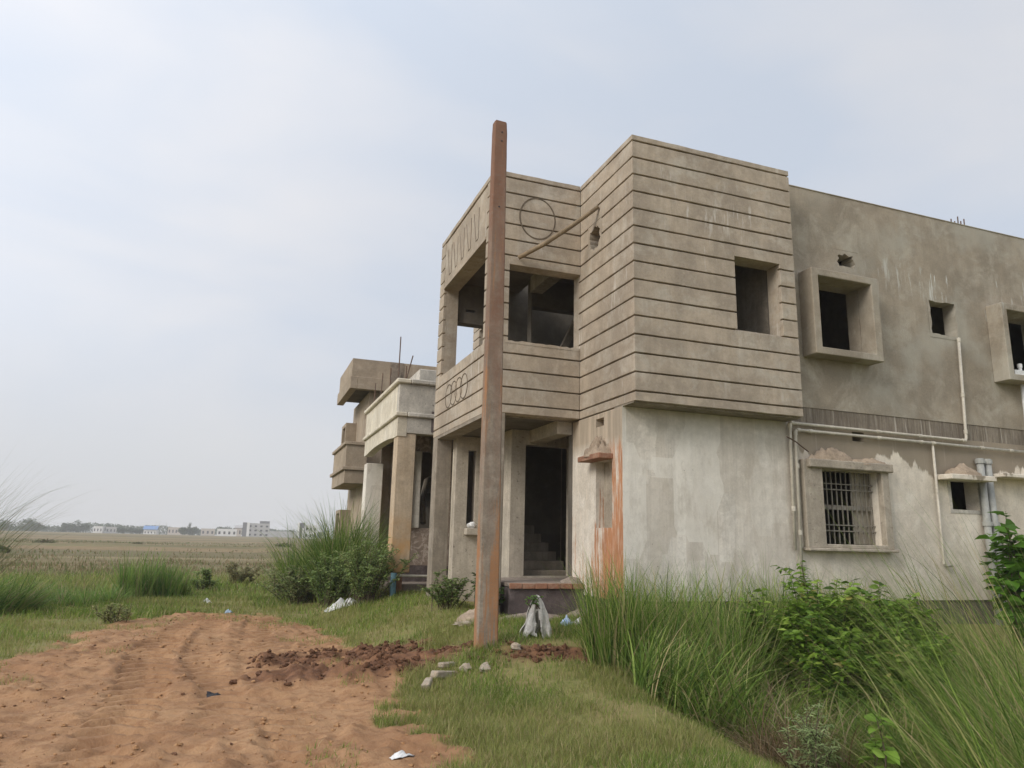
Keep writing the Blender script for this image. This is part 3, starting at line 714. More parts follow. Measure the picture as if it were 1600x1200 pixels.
# ------------------------------------------------------------------ cream house next door
NX, NY, NZ = 2.9, 15.0, 0.3
n1 = thing('cream_house', 'low cream painted house with a pillared porch, next to the grooved concrete house', 'house', (NX, NY, NZ))
NE = 19.35
part('parapet', wall('x', NX, 0.2, NY+.2, NE, 4.14, 4.76), 'cream', n1, bevel=.01)
part('parapet', wall('y', NY, 0.2, NX, 6.5, 4.14, 4.76), 'white', n1, bevel=.01)
part('coping', jit_box(MB().box(NX-.07, NX+.24, NY-.07, NE+.05, 4.762, 4.86), 31), 'cream', n1, bevel=.02)
part('coping', jit_box(MB().box(NX+.242, 6.5, NY-.07, NY+.24, 4.762, 4.86), 32), 'white', n1, bevel=.02)
part('moulding', jit_box(MB().box(NX-.06, NX+.2, NY-.06, NE+.05, 4.04, 4.138), 33), 'cream', n1, bevel=.02)
part('moulding', jit_box(MB().box(NX+.201, 6.5, NY-.06, NY+.2, 4.04, 4.138), 34), 'white', n1, bevel=.02)
part('beam', MB().box(NX+.202, 6.5, NY+.002, NY+.25, 3.70, 4.038), 'white', n1, bevel=.01)
# street beam with a shallow arch between the pillars
m = MB(); n = 20; ya, yb = NY+.002, NE-.0
prof = []
for i in range(n+1):
    y = ya+(yb-ya)*i/n; q = (y-(ya+.4))/((yb-.4)-(ya+.4)); q = min(max(q, 0), 1)
    prof.append((y, 3.70-0.07*(abs(2*q-1)**2.6)))
for (y, z) in prof:
    m.v += [(NX+.003, y, z), (NX+.003, y, 4.038), (NX+.2, y, 4.038), (NX+.2, y, z)]
for i in range(n):
    a = 4*i
    for k in range(4): m.f.append((a+k, a+(k+1) % 4, a+4+(k+1) % 4, a+4+k))
m.f += [(0, 3, 2, 1), (4*n, 4*n+1, 4*n+2, 4*n+3)]
part('arched_beam', m, 'cream', n1)
part('roof_slab', MB().box(NX+.21, 6.5, NY+.26, NE-.02, 3.95, 4.1), 'inner', n1)
part('pillar', jit_box(MB().box(NX+.02, NX+.42, NY+.02, NY+.42, 0.85, 3.70), 35), 'tan', n1, bevel=.015)
part('pillar', jit_box(MB().box(NX+.02, NX+.45, NE-.45, NE-.02, 0.2, 3.42), 36), 'pale', n1, bevel=.015)
part('pillar_stub', jit_box(MB().box(NX+.14, NX+.30, NY+.10, NY+.30, 0.1, 0.85), 37), 'brick', n1, bevel=.015)
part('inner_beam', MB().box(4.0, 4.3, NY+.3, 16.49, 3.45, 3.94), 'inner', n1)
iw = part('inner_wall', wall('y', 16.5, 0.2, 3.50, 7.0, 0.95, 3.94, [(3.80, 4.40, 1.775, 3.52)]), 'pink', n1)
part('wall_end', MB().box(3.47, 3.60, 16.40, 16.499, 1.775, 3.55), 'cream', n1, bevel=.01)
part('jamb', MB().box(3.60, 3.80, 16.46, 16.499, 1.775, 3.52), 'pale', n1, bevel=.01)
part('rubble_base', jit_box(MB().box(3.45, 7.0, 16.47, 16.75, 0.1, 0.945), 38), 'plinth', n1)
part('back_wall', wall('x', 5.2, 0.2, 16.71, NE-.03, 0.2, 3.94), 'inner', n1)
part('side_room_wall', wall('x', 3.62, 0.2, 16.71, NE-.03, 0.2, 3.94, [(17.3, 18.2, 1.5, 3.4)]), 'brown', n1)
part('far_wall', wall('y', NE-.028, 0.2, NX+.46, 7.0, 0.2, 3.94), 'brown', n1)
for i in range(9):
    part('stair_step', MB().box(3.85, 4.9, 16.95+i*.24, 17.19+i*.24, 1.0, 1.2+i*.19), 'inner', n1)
part('curved_stair_rail', MB().tube([(4.0, 16.9, 1.9), (4.05, 17.3, 2.5), (4.25, 17.8, 2.95), (4.7, 18.4, 3.2)], 0.07, 8), 'raw', n1)
part('roof_box', MB().box(3.75, 4.6, 17.0, 18.2, 4.1, 5.6), 'white', n1, bevel=.02)
part('roof_step', MB().box(3.45, 3.748, 17.0, 18.2, 4.1, 5.3), 'white', n1, bevel=.02)
part('floor', MB().box(NX+.1, 5.2, NY+.5, NE-.1, 0.0, 0.6), 'grit', n1)
# lamp fitting ruined on the near parapet
fit = part('meter_stain', patch('y', NY-.012, .01, (3.62, 3.98, 3.75, 4.2), ragged(3.8, 3.98, .05, .06, 14, .3, 0, 3)), 'plinth', n1, label='sooty patch round a fitting')
part('conduit_outlet', lump(3.80, NY-.05, 3.98, .055, .05, .08, 5, .5), 'plastic', n1)
part('conduit_outlet', lump(3.84, NY-.04, 3.83, .05, .04, .04, 6, .5), 'plastic', n1)
part('water_pipe', MB().tube([(NX+.15, NY-.12, 0.80), (4.6, NY-.12, 0.79)], .025, 8), 'pvc', n1, smooth=True)
part('standing_pipe', MB().tube([(NX+.05, NY-.25, 0.1), (NX+.05, NY-.25, 0.86)], .06, 12), 'bluepvc', n1, smooth=True)
for (ax, ay, bz, tz, dx) in ((3.0, 15.6, 4.86, 5.98, 0.0), (3.03, 14.93, 4.86, 5.40, 0.13), (2.98, 18.6, 4.85, 5.5, 0), (3.0, 17.8, 4.85, 5.6, .02), (3.02, 16.7, 4.85, 5.5, 0), (3.06, 15.1, 4.86, 5.2, .01)):
    part('rebar', MB().tube([(ax, ay+.12, bz-.05), (ax+dx, ay+.12, tz)], .013, 6), 'iron', n1)

# ------------------------------------------------------------------ brown house beyond
BX, BY = 2.5, 20.14
n2 = thing('brown_house', 'unfinished brown cement house with overhanging balcony and roof box, farthest in the row', 'house', (BX, BY, 0.1))
BE = 23.0
part('roof_parapet', wall('x', BX+.04, 0.15, BY+.04, BE, 5.95, 6.47), 'brown', n2)
part('roof_parapet', wall('y', BY+.04, 0.15, BX+.191, 7.0, 5.95, 6.47), 'brown', n2)
part('roof_band', MB().box(BX, BX+.2, BY, BE+.05, 5.60, 5.948), 'brown', n2, bevel=.01)
part('roof_band', MB().box(BX+.201, 7.0, BY, BY+.2, 5.60, 5.948), 'brown', n2, bevel=.01)
part('roof_slab', MB().box(BX+.201, 7.0, BY+.201, BE, 5.72, 5.85), 'inner', n2)
part('brick_patch', jit_box(MB().box(3.60, 3.98, BY+.015, BY+.06, 5.62, 6.47), 41), 'rubble', n2)
part('brick_post', jit_box(MB().box(3.62, 3.90, BY-.03, BY-.001, 5.4, 6.2), 42), 'rubble', n2)
sw = part('street_wall', wall('x', 3.1, 0.2, BY+.3, 23.5, 0.0, 5.6, [(20.9, 21.05, 4.9, 5.2), (22.7, 22.85, 4.75, 5.05), (22.0, 22.15, 2.3, 2.6)]), 'brown', n2)
part('near_wall', wall('y', BY+.3, 0.2, 3.301, 7.0, 0.0, 5.6, [(3.6, 4.4, 3.3, 4.7)]), 'brown', n2)
part('rear_wall', wall('y', 23.3, 0.2, 3.301, 7.0, 0.0, 5.6), 'brown', n2)
part('far_wall', wall('x', 6.8, 0.2, BY+.502, 23.3, 0.0, 5.6), 'brown', n2)
bal = part('balcony_front', wall('x', BX+.03, 0.12, BY-.0, BE, 3.42, 4.02), 'brown', n2)
part('balcony_side', wall('y', BY+.0, 0.12, BX+.151, 3.099, 3.42, 4.02), 'brown', n2)
part('balcony_rail', MB().box(BX-.03, BX+.17, BY-.05, BE+.06, 4.022, 4.11), 'brown', n2, bevel=.01)
part('balcony_rail', MB().box(BX+.171, 3.098, BY-.05, BY+.15, 4.022, 4.11), 'brown', n2, bevel=.01)
part('balcony_ledge', MB().box(BX-.05, 3.098, BY-.06, BE+.08, 3.33, 3.418), 'brown', n2, bevel=.01)
part('balcony_base', MB().box(BX+.02, 3.098, BY+.0, BE, 2.97, 3.328), 'brown', n2, bevel=.01)
part('window_box', wall('x', 2.78, .32, 22.6, 23.6, 4.1, 5.0, [(22.75, 23.45, 4.2, 4.9)]), 'brown', n2)
part('window_box', wall('x', 2.78, .32, 22.6, 23.6, 1.5, 2.35, [(22.75, 23.45, 1.6, 2.25)]), 'brown', n2)

# ------------------------------------------------------------------ grooved house seen through the porch opening
n3 = thing('grooved_house', 'tan grooved house glimpsed through the upper porch opening', 'house', (6.0, 17.0, 0.1))
g = part('wall', wall('x', 6.06, 0.2, 16.2, 20.06, 0.1, 8.4, [(19.0, 19.45, 6.9, 7.5)]), 'band', n3)
k = 0
z = 5.0
while z < 8.3:
    for (a, b_, c_, d) in cut(16.2, 20.06, z+.017, z+.24, [(19.0, 19.45, 6.9, 7.5)]):
        part('render_band', band_mesh('x', 6.0, a, b_, c_, d, 900+k), 'band', g); k += 1
    z += 0.257
part('wall', wall('y', 19.86, 0.2, 6.262, 9.5, 0.1, 8.4), 'band', n3)
part('wall', wall('y', 16.2, 0.2, 6.262, 9.5, 0.1, 8.4), 'band', n3)
part('wall', wall('x', 9.5, 0.2, 16.2, 20.06, 0.1, 8.4), 'band', n3)
part('roof', MB().box(6.262, 9.5, 16.402, 19.858, 7.9, 8.1), 'inner', n3)
# ------------------------------------------------------------------ numpy noise
def vnoise(x, y, seed=0):
    x = np.asarray(x, float); y = np.asarray(y, float)
    xi = np.floor(x).astype(np.int64); yi = np.floor(y).astype(np.int64); fx = x-xi; fy = y-yi
    fx = fx*fx*(3-2*fx); fy = fy*fy*(3-2*fy)
    def hsh(a, b_):
        n = (a*374761393 + b_*668265263 + seed*974711) & 0x7fffffff
        n = ((n ^ (n >> 13))*1274126177) & 0x7fffffff
        return ((n ^ (n >> 16)) & 0xffff)/65535.0
    return (hsh(xi, yi)*(1-fx)+hsh(xi+1, yi)*fx)*(1-fy)+(hsh(xi, yi+1)*(1-fx)+hsh(xi+1, yi+1)*fx)*fy
def fbm(x, y, f, oct=4, seed=0, g=0.5):
    a = 1.0; s_ = 0; tot = 0
    for o in range(oct):
        s_ = s_ + a*(vnoise(x*f, y*f, seed+o*17)-0.5); tot += a; a *= g; f *= 2.03
    return s_/tot*2

SAND = [(-9, -6), (1.75, -6), (1.5, 3.0), (1.46, 5.2), (1.6, 6.4), (1.95, 8.0), (2.1, 8.9), (1.8, 10.6), (1.55, 12.5), (1.15, 14.2), (0.55, 15.4), (-0.7, 16.0), (-1.75, 14.2), (-1.95, 12.6), (-2.25, 10.6), (-2.6, 9.4), (-4.2, 8.2), (-9, 7.5)]
def poly_sd(x, y, P):
    x = np.asarray(x, float); y = np.asarray(y, float)
    d = np.full(x.shape, 1e9); ins = np.zeros(x.shape, bool); n = len(P)
    for i in range(n):
        ax, ay = P[i]; bx, by = P[(i+1) % n]; ex, ey = bx-ax, by-ay
        q = np.clip(((x-ax)*ex+(y-ay)*ey)/(ex*ex+ey*ey), 0, 1)
        d = np.minimum(d, np.hypot(x-ax-q*ex, y-ay-q*ey))
        c_ = (ay > y) != (by > y); xx = (bx-ax)*(y-ay)/((by-ay) if by != ay else 1e-9)+ax
        ins ^= c_ & (x < xx)
    return np.where(ins, -d, d)
def sand_mask(x, y):
    sd = poly_sd(x, y, SAND) + 0.6*fbm(x, y, 0.9, 4, 5)+0.30*fbm(x, y, 4, 4, 9)
    return 1-ss(-0.16, 0.14, sd)
SOILP = [((0.75, 9.9), (1.75, 9.6), 0.62), ((0.75, 8.8), (1.8, 8.7), 0.6), ((1.8, 8.9), (2.9, 8.35), 0.38), ((2.9, 8.2), (3.75, 8.0), 0.30)]
def soil_mask(x, y):
    x = np.asarray(x, float); y = np.asarray(y, float); m_ = np.zeros(x.shape)
    for (a, b_, r) in SOILP:
        ex, ey = b_[0]-a[0], b_[1]-a[1]; q = np.clip(((x-a[0])*ex+(y-a[1])*ey)/(ex*ex+ey*ey), 0, 1)
        d = np.hypot(x-a[0]-q*ex, y-a[1]-q*ey)/r
        m_ = np.maximum(m_, 1-ss(0.45, 1.15, d+0.75*fbm(x, y, 2.0, 4, 31)))
    return m_*(1-.9*np.exp(-((x-2.75)**2+(y-8.30)**2)/.10))
TRA = [(-0.70, 1.0), (-0.75, 5.9), (-0.75, 8.3), (-0.93, 10.9), (-0.75, 13.3), (-0.4, 15.4)]
TRB = [(0.75, 1.0), (0.59, 5.56), (0.43, 8.06), (0.36, 10.5), (0.41, 13.1), (0.55, 15.0)]
TRC = [(-0.15, 1.0), (-0.1, 5.0), (0.05, 7.5), (-0.35, 10.5), (-0.25, 13.5)]
def track(x, y, P):
    px = np.interp(y, [p[1] for p in P], [p[0] for p in P]); return x-px
def detail(x, y):
    x = np.asarray(x, float); y = np.asarray(y, float)
    s_ = sand_mask(x, y); so = soil_mask(x, y)
    z = 0.05*fbm(x, y, 0.7, 3, 1) + 0.02*fbm(x, y, 2.6, 3, 2)
    zs = 0.05*fbm(x, y, 1.1, 3, 3)+0.030*(np.abs(fbm(x, y*1.5, 3.4, 4, 4, .62))*2-.4)+0.032*np.abs(fbm(x*.8, y*1.9, 6.5, 3, 8, .6))
    zs = zs+0.035*ss(.45, .8, vnoise(x*2.3, y*3.1, 15)+.5*fbm(x, y, 7, 2, 18))*ss(.3, .7, vnoise(x*.7, y*.7, 19))
    for k, (P, w, a) in enumerate(((TRA, 0.27, 0.019), (TRB, 0.25, 0.017), (TRC, 0.22, 0.010))):
        d = track(x, y, P); inb = 1-ss(w*0.75, w*1.05, np.abs(d))
        wob = 0.06*fbm(x, y, 1.7, 2, 60+k)
        ph = (y + np.abs(d)*0.45*(1 if k != 1 else -1) + wob)/0.26
        tr = np.abs((ph % 1.0)*2-1)
        lug = ss(0.35, 0.65, tr)-0.5
        fade = np.clip(-0.2+2.0*vnoise(x*0.9, y*0.5, 90+k), 0, 1)
        zs = zs*(1-.8*inb*fade) + inb*(lug*a*4.4*fade-0.014*fade) + 0.012*np.exp(-((np.abs(d)-w*1.2)/0.09)**2)*fade
    z = z*(1-s_)+ (0.7*z+1.05*zs)*s_
    z = z + so*(0.0+0.20*np.abs(fbm(x, y, 2.4, 4, 41))*(1-.8*ss(1.6, 2.2, x)) + 0.05*fbm(x, y, 8, 3, 42))
    # little heap of earth round the foot of the pole
    z = z + 0.045*np.exp(-((x-2.79)**2+(y-8.33)**2)/0.12)*(1+0.4*fbm(x, y, 5, 3, 12))
    return z
def ground_z(x, y): return h0(x, y) + detail(x, y)*(1-ss(30, 60, np.hypot(x, y)))

def axis_lines(a, b_, step, far_lo, far_hi):
    c_ = list(np.arange(a, b_+1e-6, step)); s_ = step; v = c_[-1]
    while v < far_hi: s_ *= 1.22; v += s_; c_.append(v)
    s_ = step; v = c_[0]; lo = []
    while v > far_lo: s_ *= 1.22; v -= s_; lo.append(v)
    return np.array(lo[::-1]+c_)
gx_ = axis_lines(-3.6, 4.6, 0.035, -1500, 1500); gy_ = axis_lines(4.4, 16.2, 0.042, -300, 1700)
GX, GY = np.meshgrid(gx_, gy_)
GZ = ground_z(GX, GY)
# low earth banks between the fields
for (yb, amp, w, sd) in ((46, 0.35, 1.6, 3), (92, 0.5, 2.5, 4), (170, 0.6, 4, 5)):
    line = yb+0.06*GX+3*fbm(GX, GY, 0.02, 2, sd)
    GZ = GZ + amp*np.exp(-((GY-line)/w)**2)*(0.6+0.5*fbm(GX, GY, 0.15, 3, sd+3))*ss(8, 20, np.hypot(GX, GY))
V_EXT = (gx_.min(), gx_.max(), gy_.min(), gy_.max())
ny_, nx_ = GX.shape
V = np.stack([GX, GY, GZ], -1).reshape(-1, 3)
ii = np.arange(ny_*nx_).reshape(ny_, nx_)
F = np.stack([ii[:-1, :-1], ii[:-1, 1:], ii[1:, 1:], ii[1:, :-1]], -1).reshape(-1, 4)
def np_mesh(name, V, F, mat, attrs=None, smooth=False):
    me = bpy.data.meshes.new(name); k = F.shape[1]
    me.vertices.add(len(V)); me.vertices.foreach_set('co', np.ascontiguousarray(V, dtype=np.float32).ravel())
    me.loops.add(F.size); me.loops.foreach_set('vertex_index', np.ascontiguousarray(F, dtype=np.int32).ravel())
    me.polygons.add(len(F)); me.polygons.foreach_set('loop_start', np.arange(0, F.size, k, dtype=np.int32))
    me.polygons.foreach_set('use_smooth', np.full(len(F), smooth, dtype=bool))
    me.update(calc_edges=True)
    for nm, arr in (attrs or {}).items():
        if arr.ndim == 1:
            at = me.attributes.new(nm, 'FLOAT', 'POINT'); at.data.foreach_set('value', arr.astype(np.float32))
        else:
            at = me.attributes.new(nm, 'FLOAT_COLOR', 'POINT')
            at.data.foreach_set('color', np.concatenate([arr, np.ones((len(arr), 1))], 1).astype(np.float32).ravel())
    me.materials.append(MT[mat] if isinstance(mat, str) else mat)
    return me
t = NT('ground_earth')
sandc = t.mix(t.ramp(t.noise(1.3, detail=6, rough=0.6), 0.32, 0.68), (0.315, 0.172, 0.084), (0.40, 0.24, 0.128))
sandc = t.mix(t.ramp(t.noise(5, vec=(1, 1.7, 1), detail=7, rough=0.72, off=(3, 1, 0), dist=0.6), 0.46, 0.62, 0, 0.8), sandc, (0.215, 0.105, 0.050))
sandc = t.mix(t.ramp(t.noise(45, detail=3, rough=0.8), 0.35, 0.7, 0, 0.25), sandc, (0.50, 0.32, 0.19))
sandc = t.mix(t.ramp(t.noise(0.75, vec=(1, .8, 1), off=(5, 3, 0), detail=6, rough=0.7, dist=0.5), 0.46, 0.62, 0, 0.5), sandc, (0.22, 0.112, 0.058))
soilc = t.mix(t.ramp(t.noise(9, detail=5, rough=0.7), 0.35, 0.65), (0.10, 0.05, 0.03), (0.23, 0.115, 0.06))
turf = t.mix(t.ramp(t.noise(2.0, detail=5, rough=0.6), 0.35, 0.65), (0.16, 0.175, 0.05), (0.25, 0.20, 0.09))
turf = t.mix(t.ramp(t.noise(12, detail=4, rough=0.7), 0.45, 0.7, 0, 0.6), turf, (0.26, 0.235, 0.09))
fieldc = t.mix(t.ramp(t.noise(0.12, vec=(0.5, 1.5, 1), detail=6, rough=0.6), 0.3, 0.7), (0.25, 0.18, 0.092), (0.175, 0.118, 0.06))
fieldc = t.mix(t.ramp(t.noise(0.07, vec=(0.22, 1.0, 1), off=(4, 4, 0), detail=5, rough=0.65), 0.50, 0.60, 0, 0.85), fieldc, (0.13, 0.15, 0.05))
fieldc = t.mix(t.ramp(t.noise(0.6, detail=6, rough=0.75), 0.44, 0.6, 0, 0.75), fieldc, (0.27, 0.205, 0.115))
fieldc = t.mix(t.ramp(t.noise(0.016, vec=(0.35, 1.6, 1), off=(2, 7, 0), detail=5, rough=0.65), 0.45, 0.56, 0, 0.8), fieldc, (0.12, 0.105, 0.045))
fieldc = t.mix(t.ramp(t.noise(0.03, vec=(0.15, 1.8, 1), off=(9, 3, 0), detail=4, rough=0.6), 0.54, 0.62, 0, 0.7), fieldc, (0.30, 0.235, 0.135))
g0 = t.mix(t.attr('field'), turf, fieldc)
g1 = t.mix(t.attr('sand'), g0, sandc)
g2 = t.mix(t.attr('soil'), g1, soilc)
hh = t.math('ADD', t.noise(60, detail=3, rough=0.7), t.math('MULTIPLY', t.noise(14, detail=4, rough=0.7), 2.0))
MT['ground'] = t.fin(g2, 0.95, t.bump(hh, 0.5, 0.012))
fx_, fy_ = V[:, 0], V[:, 1]
near = np.hypot(fx_, fy_) < 40
sm = np.zeros(len(V)); so = np.zeros(len(V))
sm[near] = sand_mask(fx_[near], fy_[near]); so[near] = soil_mask(fx_[near], fy_[near])
fld = ss(21, 38, fy_ + 2.5*fbm(fx_, fy_, 0.2, 3, 77) - 0.0*fx_)
gme = np_mesh('ground', V, F, 'ground', dict(sand=sm, soil=so, field=fld), smooth=True)
ground = bpy.data.objects.new('ground', gme); COL.objects.link(ground); ground['kind'] = 'structure'

# ------------------------------------------------------------------ grass
def blades(base, h, az, lean, bend, w, col, segs=5, twist=None):
    N = len(base); tt = np.linspace(0, 1, segs+1)
    th = lean[:, None]+bend[:, None]*tt[None, :]**1.4
    st = (h/segs)[:, None]
    dx = np.cumsum(np.sin(th)*st, 1); dz = np.cumsum(np.cos(th)*st, 1)
    dx = np.concatenate([np.zeros((N, 1)), dx[:, :-1]], 1); dz = np.concatenate([np.zeros((N, 1)), dz[:, :-1]], 1)
    ca, sa = np.cos(az)[:, None], np.sin(az)[:, None]
    cx = base[:, 0:1]+dx*ca; cy = base[:, 1:2]+dx*sa; cz = base[:, 2:3]+dz
    tw = az+np.pi/2 + (RNG.uniform(-0.9, 0.9, N) if twist is None else twist)
    ww = w[:, None]*(1-tt[None, :]**1.6*0.94)*0.5
    ex, ey = np.cos(tw)[:, None]*ww, np.sin(tw)[:, None]*ww
    Lv = np.stack([cx-ex, cy-ey, cz], -1); Rv = np.stack([cx+ex, cy+ey, cz], -1)
    V = np.stack([Lv, Rv], 2).reshape(N*(segs+1)*2, 3)
    b0 = (np.arange(N)*(segs+1)*2)[:, None]+(np.arange(segs)*2)[None, :]
    F = np.stack([b0, b0+1, b0+3, b0+2], -1).reshape(-1, 4)
    C_ = np.repeat(col, (segs+1)*2, 0)
    return V, F, C_
def palette(N, cols, wts):
    k = RNG.choice(len(cols), N, p=np.array(wts)/sum(wts)); c_ = np.array(cols)[k]
    return np.clip(c_*RNG.uniform(0.75, 1.25, (N, 1)), 0.005, 0.9)
GREEN = [(0.105, 0.18, 0.028), (0.17, 0.255, 0.042), (0.255, 0.315, 0.065), (0.33, 0.285, 0.125), (0.42, 0.35, 0.19)]
TALL = [(0.085, 0.155, 0.028), (0.165, 0.26, 0.048), (0.27, 0.36, 0.08), (0.40, 0.40, 0.16), (0.50, 0.40, 0.22)]
MIDG = [(0.115, 0.215, 0.05), (0.175, 0.285, 0.065), (0.25, 0.345, 0.085), (0.30, 0.31, 0.13), (0.36, 0.31, 0.17)]

def join_mesh(name, chunks, mat):
    vs, fs, cs = [], [], []; o = 0
    for (v, f, c_) in chunks: vs.append(v); fs.append(f+o); cs.append(c_); o += len(v)
    return np_mesh(name, np.concatenate(vs), np.concatenate(fs), mat, dict(col=np.concatenate(cs)), smooth=True)
def add_stuff(name, me, label, cat):
    o = bpy.data.objects.new(name, me); COL.objects.link(o); o['kind'] = 'stuff'; o['label'] = label; o['category'] = cat; return o

def inside_house(x, y):
    a = (x > X0-.1) & (y > YW-.05) & (y < YE); b_ = (x > 3.72) & (y > 10.15) & (y < YE); c_ = (x > NX+.1) & (y > NY+.2) & (y < NE)
    d = (x > 3.0) & (y > BY) & (y < 24); e = (x > 5.9) & (y > 16) & (y < 20.2)
    return a | b_ | c_ | d | e
def scatter(x0, x1, y0, y1, dens, accept):
    n = int((x1-x0)*(y1-y0)*dens); x = RNG.uniform(x0, x1, n); y = RNG.uniform(y0, y1, n)
    k = RNG.random(n) < accept(x, y); x, y = x[k], y[k]
    return np.stack([x, y, ground_z(x, y)-0.01], -1)
def lawn_acc(x, y):
    s_ = sand_mask(x, y); so_ = soil_mask(x, y)
    pat = np.clip(0.62+1.2*fbm(x, y, 1.3, 3, 21), 0.08, 1)
    return np.clip((1-s_*1.02), 0, 1)*np.clip(1-1.3*so_, 0, 1)*pat*(~inside_house(x, y))
def tuft_acc(x, y):      # the odd tuft on the sand near its edges
    s_ = sand_mask(x, y); return (s_ > 0.5)*ss(0.52, 0.72, vnoise(x*1.6, y*1.6, 55))*0.6*(1-soil_mask(x, y))*(poly_sd(x, y, SAND) > -0.95)
def short(base, hlo, hhi, wlo, whi, wts, segs=3):
    N = len(base); az = RNG.uniform(0, 2*np.pi, N)
    h = RNG.uniform(hlo, hhi, N)*(0.65+0.7*vnoise(base[:, 0]*2.2, base[:, 1]*2.2, 71))
    col = palette(N, GREEN, wts)
    dry = ss(0.45, 0.75, vnoise(base[:, 0]*1.1, base[:, 1]*1.1, 72))[:, None]
    col = col*(1-0.45*dry)+np.array((0.34, 0.295, 0.12))*0.45*dry
    return blades(base, h, az, RNG.uniform(0.1, 0.7, N), RNG.uniform(0.2, 1.3, N), RNG.uniform(wlo, whi, N), col, segs)
ch = []
ch.append(short(scatter(1.1, 4.4, 4.2, 7.2, 8500, lawn_acc), 0.03, 0.12, 0.0035, 0.0075, [3, 5, 4, 2, 2]))
ch.append(short(scatter(1.3, 4.9, 7.2, 10.2, 4500, lawn_acc), 0.04, 0.14, 0.005, 0.009, [3, 5, 4, 2, 1.5]))
ch.append(short(scatter(-5.0, 3.7, 9.0, 15.0, 1500, lawn_acc), 0.05, 0.16, 0.006, 0.011, [2, 4, 5, 2, 1]))
ch.append(short(scatter(-8.5, 3.2, 15.0, 22.0, 900, lawn_acc), 0.06, 0.20, 0.009, 0.016, [3, 5, 4, 2, 1]))
ch.append(short(scatter(-11, 4, 22.0, 31.0, 300, lambda x, y: lawn_acc(x, y)*(1-ss(23, 32, y))), 0.10, 0.34, 0.014, 0.028, [4, 5, 4, 2, 1]))
ch.append(short(scatter(-2.6, 2.2, 4.5, 16.0, 1300, tuft_acc), 0.03, 0.10, 0.004, 0.008, [2, 3, 4, 3, 2]))
add_stuff('short_grass', join_mesh('short_grass', ch, 'grass'), 'short matted green grass growing beside the sandy track', 'grass')
# stubble and weeds in the dry field
def field_acc(x, y): return np.clip(0.35+1.0*fbm(x, y, 0.35, 3, 23), 0.03, 1)*(~inside_house(x, y))*(x < 3+0.15*(y-20))*(1-ss(38, 61, y))
b3 = scatter(-45, 16, 58, 135, 4, lambda x, y: np.clip(-.15+1.6*fbm(x*.5, y, .12, 3, 29)+.3, 0, 1)*(x < 8+0.06*(y-60)))
b1 = scatter(-14, 7, 21.0, 34, 130, field_acc); b2 = scatter(-26, 12, 34, 62, 34, field_acc)
def stub(base, hlo, hhi, w, wts):
    N = len(base); return blades(base, RNG.uniform(hlo, hhi, N), RNG.uniform(0, 6.28, N), RNG.uniform(0, .5, N), RNG.uniform(0, .9, N), RNG.uniform(w*.6, w, N),
        palette(N, [(0.13, 0.16, 0.05), (0.25, 0.19, 0.10), (0.19, 0.145, 0.075), (0.31, 0.245, 0.14)], wts), 2)
add_stuff('field_stubble', join_mesh('field_stubble', [stub(b1, .08, .26, .028, [6, 3, 3, 1]), stub(b2, .10, .28, .05, [4, 3, 3, 1]), stub(b3, .10, .28, .12, [5, 2, 3, 1])], 'grass'), 'dry straw coloured stubble across the open field', 'stubble')

def tall_clump(name, label, x, y, n, rad, hlo, hhi, lean=(0.05, 0.5), bend=(0.5, 1.6), az=None, azs=3.14, w=(0.005, 0.010), wts=(3, 4, 3, 2, 1), segs=7, z=None, group=None, extra=None, col=None):
    r_ = rad*np.sqrt(RNG.random(n)); a = RNG.uniform(0, 2*np.pi, n)
    bx, by = x+r_*np.cos(a), y+r_*np.sin(a)
    bz = ground_z(bx, by)-0.03 if z is None else np.full(n, z)
    ks = 9; ca_ = RNG.uniform(0, 2*np.pi, ks); cr_ = rad*np.sqrt(RNG.random(ks)); kk = RNG.integers(0, ks, n)
    tx, ty = x+cr_*np.cos(ca_), y+cr_*np.sin(ca_); sub = 0.28*rad*np.sqrt(RNG.random(n))
    mixk = RNG.random(n) < 0.7
    bx = np.where(mixk, tx[kk]+sub*np.cos(a), bx); by = np.where(mixk, ty[kk]+sub*np.sin(a), by)
    bz = ground_z(bx, by)-0.03 if z is None else bz
    azm = a + RNG.normal(0, 0.8, n) if az is None else RNG.normal(az, azs, n)
    th_ = RNG.uniform(0.72, 1.12, ks)
    h = RNG.uniform(hlo, hhi, n)*th_[kk]; h = np.where(RNG.random(n) < .18, h*.55, h)
    C_ = palette(n, TALL if col is None else col, wts)
    v, f, c_ = blades(np.stack([bx, by, bz], -1), h, azm, RNG.uniform(*lean, n)+(RNG.random(n) < .08)*RNG.uniform(.2, .7, n), RNG.uniform(*bend, n)*np.where(RNG.random(n) < .12, 1.9, 1.0), RNG.uniform(*w, n)*np.where(RNG.random(n) < .25, 2.1, 1.0), C_, segs)
    zc = gz(x, y); loc = np.array((x, y, zc))
    me = np_mesh(name, v-loc, f, 'grass', dict(col=c_), smooth=True)
    o = bpy.data.objects.new(name, me); o.location = tuple(loc); COL.objects.link(o)
    return tag(o, label, 'grass clump', group)

GL = 'tall grass clumps'
